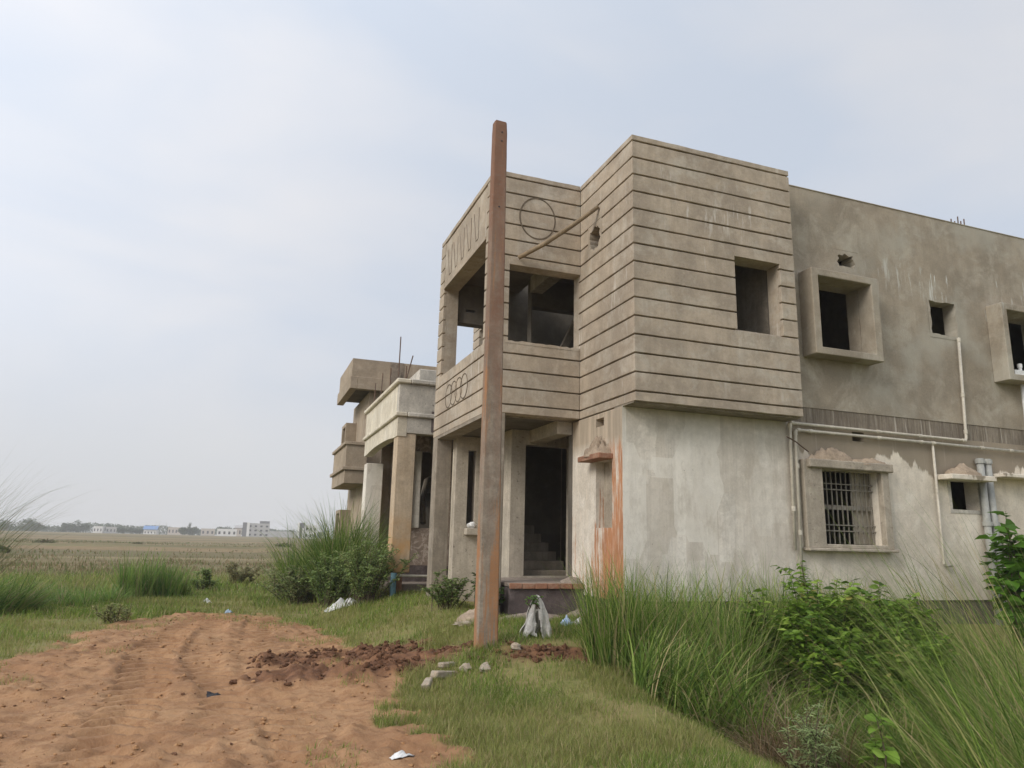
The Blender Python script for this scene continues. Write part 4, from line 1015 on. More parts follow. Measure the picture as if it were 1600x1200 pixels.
# right of the doorway, along the ditch
tall_clump('grass_clump', 'tall upright grass clump just right of the white sack, beside the lawn edge', 4.05, 7.75, 900, 0.28, 0.7, 1.35, (0.0, 0.28), (0.05, 0.9), group=GL, w=(.007, .013))
tall_clump('grass_clump', 'tall green grass clump below the orange stained wall corner', 4.62, 7.75, 1200, 0.42, 0.8, 1.65, (0.0, 0.4), (0.2, 1.1), group=GL, w=(.007, .013))
tall_clump('grass_clump', 'tall grass clump in front of the pale plaster wall, left of the leafy shrub', 5.35, 7.55, 1100, 0.45, 0.9, 1.8, (0.0, 0.45), (0.2, 1.2), group=GL, w=(.007, .013))
tall_clump('grass_clump', 'arching grass clump at the corner of the lawn, blades bending to the right', 4.35, 6.85, 1000, 0.40, 0.6, 1.2, (0.1, 0.6), (0.5, 1.6), az=0.2, azs=1.1, group=GL, w=(.007, .013))
tall_clump('grass_clump', 'low bent grass clump above the dry straw heap', 4.95, 6.55, 900, 0.5, 0.6, 1.25, (0.2, 0.7), (0.6, 1.7), group=GL, w=(.007, .013))
tall_clump('grass_clump', 'thin wispy grass in front of the pipes on the pale wall', 6.25, 8.1, 220, 0.5, 0.9, 1.75, (0.0, 0.35), (0.1, 1.0), group=GL, w=(.005, .009))
# foreground at the right edge, blades swept to the left by the wind
tall_clump('grass_clump', 'big wind swept grass clump filling the lower right corner', 5.3, 3.95, 380, 0.55, 1.1, 2.5, (0.25, 0.85), (0.0, 0.75), az=2.55, azs=0.45, group=GL, w=(.004, .008))
tall_clump('grass_clump', 'wind swept grass clump at the right edge under the leafy branch', 6.7, 4.9, 620, 0.7, 1.3, 3.2, (0.25, 0.9), (0.0, 0.8), az=2.6, azs=0.5, group=GL, w=(.003, .007))
tall_clump('grass_clump', 'swept grass clump in front of the dark plinth, below the barred window', 7.6, 6.3, 450, 0.7, 0.5, 1.2, (0.2, 0.9), (0.1, 1.0), az=2.6, azs=0.5, group=GL, w=(.005, .010))
tall_clump('grass_clump', 'grass clump growing against the wall by the grey pipes', 9.6, 7.6, 600, 0.8, 0.9, 1.9, (0.15, 0.8), (0.1, 0.9), az=2.6, azs=0.45, group=GL, w=(.006, .011))
tall_clump('grass_clump', 'flattened grass clump between the broad leaved weed and the right corner', 5.35, 4.9, 600, 0.55, 0.5, 1.1, (0.4, 1.0), (0.2, 1.0), az=2.6, azs=0.4, group=GL, w=(.004, .009))
# left edge
tall_clump('grass_clump', 'very tall feathery grass bending right at the left edge of the picture', -4.75, 15.9, 380, 0.6, 1.6, 4.0, (0.05, 0.45), (0.5, 1.7), az=-0.15, azs=0.35, group=GL, col=[(0.10, 0.14, 0.055), (0.14, 0.175, 0.075), (0.20, 0.22, 0.10), (0.26, 0.24, 0.13), (0.20, 0.16, 0.09)], w=(.006, .012))
tall_clump('grass_clump', 'low grass mass lying over at the left edge, in front of the field', -4.15, 16.7, 1200, 0.75, 0.5, 1.3, (0.3, 1.0), (0.3, 1.2), az=-0.1, azs=0.5, group=GL, col=MIDG, w=(.010, .018))
tall_clump('grass_clump', 'upright green grass tuft left of the sandy track, smaller one', -2.05, 19.4, 900, 0.32, 0.7, 1.25, (0.0, 0.3), (0.05, 0.7), group=GL, col=MIDG, w=(.010, .017))
tall_clump('grass_clump', 'grass tuft beyond the far end of the sandy track', -1.45, 19.8, 900, 0.40, 0.6, 1.05, (0.0, 0.35), (0.1, 0.8), group=GL, col=MIDG, w=(.010, .017))
tall_clump('grass_clump', 'broad grass mass between the left edge and the upright tuft', -3.0, 18.6, 1500, 0.7, 0.25, 0.65, (0.1, 0.7), (0.2, 1.0), group=GL, col=MIDG, w=(.010, .018))
# beside the cream house
tall_clump('grass_clump', 'tall spiky grass clump against the pillars of the cream house', 2.35, 17.3, 2200, 0.55, 1.3, 2.6, (0.0, 0.5), (0.2, 1.2), group=GL, w=(.009, .016), wts=(5, 3, 1.5, 1, .3))
tall_clump('grass_clump', 'spiky grass clump in front of the brown house', 1.75, 19.2, 1700, 0.6, 1.0, 2.1, (0.0, 0.55), (0.2, 1.2), group=GL, w=(.010, .017), wts=(5, 3, 1.5, 1, .3))
tall_clump('grass_clump', 'knee high undergrowth filling the ditch between lawn and shrubs', 5.7, 6.1, 1500, 0.9, 0.35, 0.8, (0.1, 0.8), (0.3, 1.4), group=GL, w=(.007, .013))
tall_clump('grass_clump', 'knee high undergrowth in the ditch before the right corner', 6.6, 5.7, 1300, 0.9, 0.35, 0.85, (0.1, 0.8), (0.3, 1.4), group=GL, w=(.006, .012))
tall_clump('grass_clump', 'rank grass along the dark plinth right of the shrubs', 8.9, 7.0, 1300, 0.9, 0.4, 1.0, (0.1, 0.8), (0.3, 1.3), group=GL, w=(.007, .013))
tall_clump('grass_clump', 'low green grass at the right edge, below the large leaved bush', 10.0, 6.6, 1300, 0.9, 0.4, 1.1, (0.1, 0.8), (0.3, 1.3), group=GL, w=(.008, .014))
tall_clump('grass_clump', 'low green grass between the right corner and the plinth', 8.3, 5.9, 1300, 0.9, 0.35, 0.95, (0.1, 0.8), (0.3, 1.3), group=GL, w=(.007, .013))
tall_clump('grass_clump', 'sparse long dry stems sweeping across the wall below the grey pipes', 9.0, 6.4, 260, 0.8, 1.6, 3.0, (0.3, 0.8), (0.0, 0.5), az=2.75, azs=0.35, group=GL, w=(.004, .008), wts=(2, 1, 1, 2, 2))
tall_clump('grass_clump', 'low grass behind the large leaved bush at the right edge', 11.4, 7.2, 1200, 0.9, 0.4, 1.0, (0.1, 0.8), (0.3, 1.3), group=GL, w=(.008, .014))
for (x, y, lab) in ((5.3, 8.45, 'weedy grass fringe at the foot of the pale wall, left part'), (6.35, 8.5, 'weedy grass fringe at the foot of the pale wall, by the shrub tip'), (7.4, 8.5, 'weedy grass fringe hiding the plinth below the barred window'), (8.5, 8.45, 'weedy grass fringe at the plinth right of the barred window')):
    tall_clump('grass_clump', lab, x, y, 700, 0.5, 0.5, 1.15, (0.0, 0.5), (0.2, 1.2), group=GL, w=(.007, .012))
# dead straw in the ditch
tall_clump('dry_straw_clump', 'brown dead grass heap at the ditch edge, lower right', 4.72, 5.55, 800, 0.42, 0.5, 1.05, (0.2, 1.0), (0.6, 2.0), group=None, w=(.004, .009),
           col=[(0.30, 0.22, 0.13), (0.22, 0.15, 0.085), (0.38, 0.30, 0.19), (0.16, 0.11, 0.06), (0.14, 0.15, 0.05)], wts=(4, 3, 2, 2, 1))['category'] = 'dry grass'

# ------------------------------------------------------------------ leafy plants
def leaf_geo(P, D, U, l, w, fold=0.25, droop=0.25):
    """P base, D direction, U up-ish, arrays; a leaf is 4 quads pinched at both ends"""
    N = len(P); D = D/np.linalg.norm(D, axis=1, keepdims=True)
    Sd = np.cross(D, U); Sd /= np.linalg.norm(Sd, axis=1, keepdims=True)+1e-9; Nn = np.cross(Sd, D)
    prof = [(0.0, 0.06), (0.35, 1.0), (0.72, 0.72), (1.0, 0.03)]
    rows = []
    for (q, k) in prof:
        c_ = P+D*(l*q)[:, None]-np.array((0, 0, 1.0))*(l*droop*q*q)[:, None]
        e = Sd*(w*k*0.5)[:, None]; upv = Nn*(w*k*0.5*fold)[:, None]
        rows += [c_-e+upv, c_, c_+e+upv]
    V = np.stack(rows, 1).reshape(-1, 3)
    b0 = (np.arange(N)*12)[:, None]; q = []
    for i in range(3):
        for j in range(2): q.append(np.stack([b0+3*i+j, b0+3*i+j+1, b0+3*i+j+4, b0+3*i+j+3], -1))
    F = np.concatenate(q, 1).reshape(-1, 4)
    return V, F
def shrub(name, label, x, y, nst, h, spread, leaf_l, leaf_w, per, cols, wts, cat='shrub', lean=None, stem_r=0.008, branch=3, group=None, z=None):
    zc = gz(x, y) if z is None else z
    root = thing(name, label, cat, (x, y, zc), group)
    stems = MB(); Ps, Ds = [], []
    for s_ in range(nst):
        a = random.uniform(0, 6.283); ln = random.uniform(0.1, 1.0)*spread
        hh = h*random.uniform(0.55, 1.0)*(1-0.25*ln/max(spread, .01))
        bx, by = x+random.gauss(0, .12*spread+.03), y+random.gauss(0, .12*spread+.03)
        tip = Vector((bx+math.cos(a)*ln, by+math.sin(a)*ln, zc+hh))
        if lean: tip += Vector(lean)*hh
        b_ = Vector((bx, by, zc-0.05)); mid = b_.lerp(tip, .5)+Vector((random.gauss(0, .05), random.gauss(0, .05), .08*hh))
        pts = [b_, b_.lerp(mid, .5)+Vector((0, 0, .02)), mid, mid.lerp(tip, .5)+Vector((0, 0, .03)), tip]
        stems.tube(pts, [stem_r, stem_r*.9, stem_r*.75, stem_r*.55, stem_r*.3], 5, cap=False)
        axes = [(pts, 0.18, per)]
        for k in range(branch):
            q = random.uniform(.25, .8); i = min(int(q*4), 3); s0 = pts[i].lerp(pts[i+1], q*4-i)
            aa = random.uniform(0, 6.283); bl = hh*random.uniform(.18, .4)
            e = s0+Vector((math.cos(aa)*bl*.8, math.sin(aa)*bl*.8, bl*.6))
            bp = [s0, s0.lerp(e, .5)+Vector((0, 0, .03)), e]
            stems.tube(bp, [stem_r*.5, stem_r*.4, stem_r*.2], 4, cap=False); axes.append((bp, 0.05, per//2))
        for (pp, q0, cnt) in axes:
            n = len(pp)-1
            for k in range(cnt):
                q = q0+(1-q0)*(k+random.random())/cnt; q = min(q, .999); i = int(q*n); p = pp[i].lerp(pp[i+1], q*n-i)
                aa = k*2.4+random.uniform(-.5, .5); upk = random.uniform(-.1, .7)
                Ps.append(p); Ds.append((math.cos(aa), math.sin(aa), upk))
    P = np.array([tuple(p) for p in Ps]); D = np.array(Ds); N = len(P)
    U = np.tile(np.array((0, 0, 1.0)), (N, 1))+RNG.normal(0, .35, (N, 3))
    l = leaf_l*RNG.uniform(.5, 1.15, N); w = l*(leaf_w/leaf_l)*RNG.uniform(.8, 1.2, N)
    v, f = leaf_geo(P, D, U, l, w, .3, RNG.uniform(.1, .5, N))
    c_ = np.repeat(palette(N, cols, wts), 12, 0)
    me = np_mesh('foliage', v-np.array((x, y, zc)), f, 'leaf', dict(col=c_), smooth=False)
    link(bpy.data.objects.new('foliage', me), root)
    part('stem', stems, 'bark', root)
    return root
LG = [(0.145, 0.25, 0.032), (0.215, 0.345, 0.05), (0.32, 0.44, 0.08), (0.075, 0.145, 0.02), (0.42, 0.36, 0.12)]
DG = [(0.060, 0.115, 0.028), (0.085, 0.15, 0.040), (0.12, 0.185, 0.06), (0.045, 0.085, 0.02)]
BG = [(0.20, 0.285, 0.09), (0.27, 0.36, 0.12), (0.36, 0.43, 0.17), (0.11, 0.17, 0.055)]
GW_ = 'leafy shrubs'
shrub('leafy_shrub', 'tall bright green leafy shrub below the left edge of the barred window', 6.55, 7.25, 34, 1.85, 0.6, 0.13, 0.062, 56, LG, (3, 4, 2, 2, .3), group=GW_)
shrub('leafy_shrub', 'leafy shrub standing under the barred window sill', 7.25, 7.1, 32, 1.6, 0.6, 0.13, 0.062, 52, LG, (3, 4, 2, 2, .3), group=GW_)
shrub('leafy_shrub', 'leafy shrub with a few raised tips, right of the barred window sill', 8.0, 7.3, 24, 1.6, 0.5, 0.13, 0.062, 50, LG, (3, 4, 2, 2, .3), group=GW_)
shrub('leafy_shrub', 'lower leafy shrub spilling towards the dry straw heap', 6.25, 6.6, 30, 1.3, 0.6, 0.12, 0.056, 48, LG, (4, 3, 1, 3, .3), group=GW_)
shrub('leafy_shrub', 'leafy shrub tip against the pale wall, left of the waste pipes', 6.1, 7.75, 9, 1.55, 0.25, 0.11, 0.05, 40, LG, (3, 4, 2, 2, .3), group=GW_)
shrub('leafy_shrub', 'dark lower leafy shrub in the ditch, mid right', 7.0, 6.35, 30, 1.2, 0.6, 0.12, 0.056, 44, LG, (4, 3, 1, 3, .3), group=GW_)
shrub('broad_leaved_weed', 'broad leaved bright green weed at the bottom edge', 4.72, 4.72, 3, 0.78, 0.10, 0.15, 0.095, 17, [(0.22, 0.36, 0.055), (0.29, 0.44, 0.09)], (1, 1), cat='weed', branch=0)
shrub('feathery_weed', 'pale feathery weed beside the broad leaved weed', 4.42, 4.95, 9, 0.75, 0.25, 0.055, 0.010, 60, [(0.29, 0.38, 0.16), (0.38, 0.46, 0.22)], (1, 1), cat='weed', branch=5)
shrub('leafy_branch', 'bright green large leaved bush against the wall at the right edge', 11.15, 7.95, 16, 2.6, 0.5, 0.26, 0.19, 18, [(0.10, 0.22, 0.025), (0.14, 0.28, 0.04), (0.07, 0.15, 0.02)], (3, 3, 1), branch=2)
shrub('roadside_bush', 'fine leaved green bush in front of the cream house porch', 2.45, 14.85, 46, 1.35, 0.85, 0.07, 0.03, 75, BG, (3, 4, 3, 2), cat='bush')
shrub('roadside_bush', 'dark green bush behind the white cloth on the grass', 1.95, 16.1, 44, 1.25, 1.0, 0.08, 0.034, 70, BG, (3, 4, 2, 3), cat='bush')
shrub('roadside_bush', 'pale low bush at the edge of the dry field, left of the spiky grass', 1.35, 18.0, 40, 1.0, 1.1, 0.085, 0.036, 60, [(0.21, 0.27, 0.10), (0.28, 0.33, 0.13), (0.34, 0.31, 0.17)], (3, 3, 2), cat='bush')
shrub('roadside_bush', 'small bush at the foot of the porch pillar, left of the pole', 3.25, 11.7, 22, 0.62, 0.5, 0.06, 0.028, 55, [(0.13, 0.20, 0.06), (0.20, 0.28, 0.09), (0.30, 0.33, 0.14)], (3, 3, 2), cat='bush')
shrub('roadside_bush', 'dark small bush squeezed between pole and porch floor', 3.42, 10.35, 14, 0.75, 0.22, 0.07, 0.03, 55, DG, (3, 3, 2, 3), cat='bush')
shrub('roadside_bush', 'little round weed bush on the grass beyond the track', -0.75, 21.9, 16, 0.65, 0.35, 0.09, 0.035, 50, BG, (3, 3, 2, 2), cat='bush')
shrub('roadside_bush', 'dry reddish bush on the grass, right of the little round one', 0.15, 24.5, 18, 0.8, 0.7, 0.10, 0.04, 50, [(0.25, 0.205, 0.11), (0.29, 0.275, 0.13), (0.18, 0.19, 0.075)], (3, 3, 2), cat='bush')
shrub('roadside_bush', 'low straggly weeds on the bank left of the track', -1.9, 14.6, 14, 0.35, 0.45, 0.06, 0.02, 40, [(0.26, 0.31, 0.10), (0.36, 0.34, 0.16)], (1, 1), cat='bush')
# ------------------------------------------------------------------ utility pole
pole = thing('utility_pole', 'tall rust streaked square concrete pole standing in disturbed earth, bare top', 'pole', (2.79, 8.38, 0.25))
m = MB(); rings = 46; r = random.Random(11)
for i in range(rings+1):
    q = i/rings; z = -0.5+(7.02+0.5)*q; zc = max(0, (z-0.28)/(7.02-0.28))
    cx = 2.79-0.019*zc; cy = 8.38; hw = 0.129-0.038*zc; hd = 0.075-0.015*zc; c_ = 0.016
    if i == rings: hw -= .006; hd -= .006
    for (x, y) in ((-hw+c_, -hd), (hw-c_, -hd), (hw, -hd+c_), (hw, hd-c_), (hw-c_, hd), (-hw+c_, hd), (-hw, hd-c_), (-hw, -hd+c_)):
        m.v.append((cx+x+r.uniform(-.0016, .0016), cy+y+r.uniform(-.0012, .0012), z+(r.uniform(-.012, .012) if i == rings else 0)))
for i in range(rings):
    for j in range(8):
        a = 8*i+j; b_ = 8*i+(j+1) % 8; m.f.append((a, b_, b_+8, a+8))
m.f.append(tuple(8*rings+j for j in range(8)))
part('shaft', m, 'pole', pole)
for (x, z) in ((2.786, 6.86), (2.786, 6.73), (2.775, 5.78)):
    part('bolt_hole_shade', MB().tube([(x, 8.318, z), (x, 8.312, z)], .011, 8), 'blackplastic', pole)  # black discs standing in for the shade inside open holes

# ------------------------------------------------------------------ loose things on the house
single('bamboo_stick', MB().tube([(3.80, YP-.06, 5.99), (4.15, 10.12, 6.20), (4.55, 9.88, 6.50), (4.905, 9.68, 6.80)], [.036, .04, .038, .034], 10),
       'bamboo', 'brown bamboo stick leaning in the corner of the grooved upper walls', 'stick', (3.80, YP-.06, 5.99), smooth=True)
single('iron_rod', MB().tube([(7.47, 8.62, 3.13), (7.75, 8.77, 3.10), (8.16, 8.96, 2.99)], .011, 6), 'iron', 'thin iron rod sticking out beside the bends of the waste pipes', 'rod', (7.47, 8.62, 3.13))
single('sand_heap', mound(X0-.02, 9.62, 2.79, .21, .35, .30, 30, 5, power=.95, rough=.5), 'sand', 'sand heap piled on the brick red ledge above the wall niche', 'sand heap', (X0-.09, 9.62, 2.79), smooth=True)
single('rubble_heap', mound(8.55, YW-.07, 2.86, .50, .10, .20, 26, 2, rough=.5, power=.6), 'sand', 'sand and rubble lying on the hood of the barred window', 'rubble heap', (8.55, YW-.07, 2.86), smooth=True)
single('rubble_heap', mound(9.30, YW-.07, 2.86, .42, .10, .09, 26, 3, rough=.5, power=.6), 'sand', 'low strip of sand at the right end of the barred window hood', 'rubble heap', (9.30, YW-.07, 2.86), smooth=True)
single('sand_heap', mound(11.28, YW-.15, 2.775, .42, .15, .20, 24, 4, power=.7), 'sand', 'sand heap on the ledge over the small window beside the grey pipes', 'sand heap', (11.28, YW-.15, 2.775), smooth=True)
single('stone', lump(4.02, 13.10, 1.795, .085, .07, .062, 2, .3), 'plastic', 'white stone lying on the window ledge behind the pole', 'stone', (4.02, 13.10, 1.74))

# ------------------------------------------------------------------ heaps at the porch
for (cx, cy, rx, ry, h, lab, nm, mt) in (
    (3.20, 10.05, .30, .22, .17, 'small grit heap half hidden behind the foot of the pole', 'grit_heap', 'sand'),
    (4.00, 9.98, .62, .17, .10, 'low grey grit heap along the dark porch plinth', 'grit_heap', 'grit'),
    (4.86, 9.85, .42, .30, .20, 'grit heap under the orange stained wall, right of the porch', 'grit_heap', 'grit'),
    ):
    z = gz(cx, cy)
    single(nm, mound(cx, cy, z, rx, ry, h, 24, cx, power=.8), mt, lab, 'heap', (cx, cy, z), smooth=True)
single('grit_heap', mound(4.80, 10.38, .93, .20, .13, .10, 20, 9, power=.8), 'grit', 'little grit heap on the porch floor against the wall', 'heap', (4.80, 10.38, .93), smooth=True)
single('concrete_chip', lump(2.95, 9.75, gz(2.95, 9.75)+.03, .14, .07, .035, 8, .4), 'palebrick', 'pale flat concrete chip left of the grit heap', 'chip', (2.95, 9.75, gz(2.95, 9.75)))

# ------------------------------------------------------------------ bricks and stones by the pole
def brick(label, x, y, rz, tilt, s=(0.30, 0.09, 0.075), seed=0, mat='palebrick'):
    z = float(ground_z(x, y)); r = random.Random(seed); m = MB()
    n = 3
    m.box(-s[0]/2, s[0]/2, -s[1]/2, s[1]/2, 0, s[2])
    R_ = Matrix.Rotation(rz, 4, 'Z') @ Matrix.Rotation(tilt, 4, 'Y')
    m.v = [tuple(R_ @ Vector((p[0]+r.uniform(-.012, .012), p[1]+r.uniform(-.01, .01), p[2]+r.uniform(-.008, .008))) + Vector((x, y, z+.0))) for p in m.v]
    return single('brick', m, mat, label, 'brick', (x, y, z), 'bricks at the lawn edge', bevel=.012)
brick('pale grey brick lying on the lawn edge, largest of the three', 2.16, 7.86, 0.52, 0.10, seed=1)
brick('broken brick end standing at the edge of the sand', 1.93, 7.62, 1.1, -0.25, (0.17, 0.09, 0.08), seed=2)
brick('thin pale brick half buried behind the largest brick', 2.28, 8.12, 0.5, 0.05, (0.24, 0.07, 0.05), seed=3)
for k, (x, y, s_, lab) in enumerate(((2.60, 7.80, .055, 'pale stone in the grass in front of the pole'), (2.42, 7.92, .05, 'small grey stone right of the largest brick'), (3.08, 8.15, .05, 'pale lump of earth right of the pole foot'))):
    z = float(ground_z(x, y)); single('stone', lump(x, y, z+s_*.5, s_*1.2, s_, s_*.9, 20+k, .5, 8, 6), 'palebrick', lab, 'stone', (x, y, z))

# ------------------------------------------------------------------ sacks and litter
def draped(cx, cy, z, h, rx, ry, seed, nf=7, lean=(0, 0)):
    m = MB(); nr, n = 12, 40
    for i in range(nr+1):
        q = i/nr
        for j in range(n):
            a = 2*math.pi*j/n
            prof = (0.42+0.58*q**0.9) if q > 0 else 0.15
            k = prof*(1+0.30*q*math.sin(nf*a+seed)+0.36*mnoise.noise(Vector((math.cos(a)*2.0, math.sin(a)*2.0, q*2.4+seed))))
            zz = z+h*(1-q**1.6) - (0.03 if q == 1 else 0) + .07*h*mnoise.noise(Vector((math.cos(a)*3, math.sin(a)*3, q*5+seed)))
            m.v.append((cx+rx*k*math.cos(a)+lean[0]*(1-q), cy+ry*k*math.sin(a)+lean[1]*(1-q), zz))
    for i in range(nr):
        for j in range(n):
            a = i*n+j; b_ = i*n+(j+1) % n; m.f.append((a, a+n, b_+n, b_))
    m.f.append(tuple(range(n)))
    return m
bx, by = 3.58, 8.75; bz = float(ground_z(bx, by))
sk = thing('woven_sack', 'crumpled dirty white woven sack propped upright right of the pole', 'sack', (bx, by, bz))
def flap(side, seed, gap):
    """one hanging side of the sack: a creased sheet from the propped top down to an uneven hem"""
    m = MB(); nu, nv = 26, 18; r = random.Random(seed); keep = {}
    for i in range(nu+1):
        u = -1+2*i/nu; hem = .04*math.sin(3.1*u+seed)+.05*mnoise.noise(Vector((u*2.3, seed, 0)))
        for j in range(nv+1):
            v = j/nv; w = .075+.13*v**.8+.03*mnoise.noise(Vector((v*3, seed, 2)))
            fold = (.022*math.sin(u*8+2.2*v+seed)+.03*mnoise.noise(Vector((u*3.5, v*3, seed))))*(.3+v)
            top = .50-.10*abs(u)**1.5
            m.v.append((bx+u*w+.03*v*mnoise.noise(Vector((v*4, u, seed+4))), by+side*(.02+.11*(1-u*u)**.5*v**.6)+fold, bz+top*(1-v)**1.05+(hem if v > .8 else 0)*(v-.8)*4-.01))
    for i in range(nu):
        for j in range(nv):
            u = -1+2*(i+.5)/nu; v = (j+.5)/nv
            if gap and abs(u+.15+.1*math.sin(v*4)) < .05+.13*v and v > .32: continue
            a_ = i*(nv+1)+j; m.f.append((a_, a_+1, a_+nv+2, a_+nv+1))
    o = part('flap', m, 'sack', sk, smooth=True); sd = o.modifiers.new('thickness', 'SOLIDIFY'); sd.thickness = .006
flap(-1, 3, True); flap(1, 7, False)
shrub('weed_sprig', 'green weed sprig hanging over the top of the white sack', bx-.05, by-.06, 7, .12, .07, .055, .04, 8, [(0.12, 0.25, 0.04), (0.16, 0.30, 0.06)], (1, 1), cat='weed', branch=0, z=bz+.38)
def sheet(cx, cy, rx, ry, h, seed, rot=0.0, n=12):
    m = MB(); 
    for i in range(n+1):
        for j in range(n+1):
            u = (i/n-.5)*2; v = (j/n-.5)*2; k = 1-.35*abs(mnoise.noise(Vector((u*2+seed, v*2, 1))))
            x = cx+(u*rx*math.cos(rot)-v*ry*math.sin(rot))*k; y = cy+(u*rx*math.sin(rot)+v*ry*math.cos(rot))*k
            e = max(abs(u), abs(v)); z = float(ground_z(x, y))+.012+h*max(0, 1-e)**.7*(1+.9*mnoise.noise(Vector((u*2.6+seed, v*2.6, 0))))
            m.v.append((x, y, z))
    for i in range(n):
        for j in range(n):
            a = i*(n+1)+j; m.f.append((a, a+1, a+n+2, a+n+1))
    return m
def litter(name, label, cat, x, y, rx, ry, h, seed, rot, mat):
    return single(name, sheet(x, y, rx, ry, h, seed, rot), mat, label, cat, (x, y, float(ground_z(x, y))), smooth=True)
litter('plastic_sheet', 'crumpled white plastic sheet lying on the far grass before the bushes', 'plastic sheet', 2.05, 15.25, .34, .14, .13, 4, .2, 'plastic')
litter('plastic_wrapper', 'blue and white wrapper right of the woven sack', 'wrapper', 4.22, 9.28, .09, .07, .09, 5, .3, 'blueplastic')
litter('plastic_strip', 'pale plastic strip trailing towards the tall grass', 'plastic strip', 4.48, 9.35, .22, .06, .06, 6, .2, 'plastic')
litter('paper_scrap', 'torn white paper scrap on the sand at the bottom edge', 'paper', 1.22, 5.42, .10, .035, .02, 7, .55, 'plastic')
litter('black_plastic_scrap', 'black plastic scrap lying on the sandy track', 'plastic scrap', -.07, 7.92, .075, .045, .035, 8, .2, 'blackplastic')
litter('plastic_scrap', 'tiny white plastic scrap on the grass beyond the track', 'plastic scrap', -.55, 18.3, .10, .08, .07, 9, .4, 'plastic')
litter('plastic_scrap', 'small blue plastic scrap at the far end of the sand', 'plastic scrap', -.05, 15.6, .08, .05, .05, 10, .1, 'blueplastic')

# ------------------------------------------------------------------ clods of dug earth
def clods(pts, smin, smax, seed):
    base = lump(0, 0, 0, 1, 1, 1, seed, .0, 7, 5); bv = np.array(base.v); tri = []
    for f in base.f: tri += [(f[0], f[1], f[2])] + ([(f[0], f[2], f[3])] if len(f) == 4 else [])
    tri = np.array(tri); P = np.array(pts); N = len(P); nv = len(bv)
    s_ = smin+(smax-smin)*RNG.random(N)**4
    k = 1+0.28*RNG.normal(0, 1, (N, nv, 1)).clip(-1.2, 1.2)
    sc = s_[:, None]*np.stack([RNG.uniform(.8, 1.4, N), RNG.uniform(.8, 1.4, N), RNG.uniform(.55, .95, N)], -1)
    v = bv[None]*k*sc[:, None, :]; a = RNG.uniform(0, 6.28, N)[:, None]; c_, s2 = np.cos(a), np.sin(a)
    z = ground_z(P[:, 0], P[:, 1])+s_*.3
    v = np.stack([v[..., 0]*c_-v[..., 1]*s2+P[:, :1], v[..., 0]*s2+v[..., 1]*c_+P[:, 1:2], v[..., 2]+z[:, None]], -1)
    return v.reshape(-1, 3), (tri[None]+(np.arange(N)*nv)[:, None, None]).reshape(-1, 3)
def pick(n, x0, x1, y0, y1, acc):
    x = RNG.uniform(x0, x1, n); y = RNG.uniform(y0, y1, n); k = RNG.random(n) < acc(x, y); return list(zip(x[k], y[k]))
v, f = clods(pick(9000, .0, 3.9, 7.7, 10.7, lambda x, y: soil_mask(x, y)*np.clip(vnoise(x*3, y*3, 66)*1.6-.25, 0, 1)), .004, .042, 3)
add_stuff('soil_clods', np_mesh('soil_clods', v, f, 'soil', smooth=False), 'dark clods of freshly dug earth across the track and round the pole', 'soil')
v, f = clods(pick(1500, -2.6, 2.0, 4.6, 15.5, lambda x, y: (sand_mask(x, y) > .6)*ss(.42, .75, vnoise(x*.9, y*.9, 33))*.4), .004, .022, 4)
add_stuff('sand_crumbs', np_mesh('sand_crumbs', v, f, 'soil', smooth=False), 'scattered dark crumbs of earth on the sandy track', 'soil')

v, f = clods(pick(5000, -2.9, 2.3, 4.4, 15.8, lambda x, y: (sand_mask(x, y) > .5)*np.clip(vnoise(x*1.5, y*1.5, 34)*1.5-.2, 0, 1)), .004, .022, 6)
t, c, b = plaster('sand_lump', (0.33, 0.18, 0.088), (0.40, 0.235, 0.12), scale=3, streak=0.0, grain=0.4, bump=0.5)
MT['sandlump'] = t.fin(c, 0.97, b)
add_stuff('sand_grit', np_mesh('sand_grit', v, f, 'sandlump', smooth=False), 'loose gritty lumps of orange sand on the track', 'sand')

# ------------------------------------------------------------------ the far side of the field
def far_house(name, label, x0, x1, y, ztop, mat, rows=0, colsn=0, depth=9, side=None, extra=None, roof=None):
    zb = gz((x0+x1)/2, y)-.3; root = thing(name, label, 'building', ((x0+x1)/2, y, zb+.3))
    holes = []
    if rows:
        hgt = (ztop-.6-zb)/rows; w = (x1-x0)/colsn
        for i in range(rows):
            for j in range(colsn): holes.append((x0+w*(j+.30), x0+w*(j+.72), zb+hgt*(i+.36), zb+hgt*(i+.78)))
    wl_ = part('wall', wall('y', y, .3, x0, x1, zb, ztop, holes), mat, root)
    part('side_wall', wall('x', x0+.003, .3, y+.302, y+depth, zb, ztop), side or mat, root)
    part('side_wall', wall('x', x1-.303, .3, y+.302, y+depth, zb, ztop), side or mat, root)
    part('rear_wall', wall('y', y+depth, .3, x0, x1, zb, ztop), mat, root)
    part('roof', MB().box(x0+.31, x1-.31, y+.31, y+depth-.01, ztop-.7, ztop-.4), roof or mat, root)
    for (a, b_, c_, d) in holes: part('window', MB().box(a-.02, b_+.02, y+.25, y+.29, c_-.02, d+.02), 'far_glass', root)
    if extra: extra(root)
    return root
def gable(root, x0, x1, y0, y1, ze, zr, mat):
    m = MB(); ym = (y0+y1)/2
    m.v = [(x0, y0, ze), (x1, y0, ze), (x1, ym, zr), (x0, ym, zr), (x0, y1, ze), (x1, y1, ze)]
    m.v += [(a, b_, c_-.15) for a, b_, c_ in m.v]
    m.f = [(0, 1, 2, 3), (3, 2, 5, 4), (6, 9, 8, 7), (9, 10, 11, 8), (0, 3, 9, 6), (3, 4, 10, 9), (1, 7, 8, 2), (2, 8, 11, 5), (0, 6, 7, 1), (4, 5, 11, 10)]
    part('gable_roof', m, mat, root)
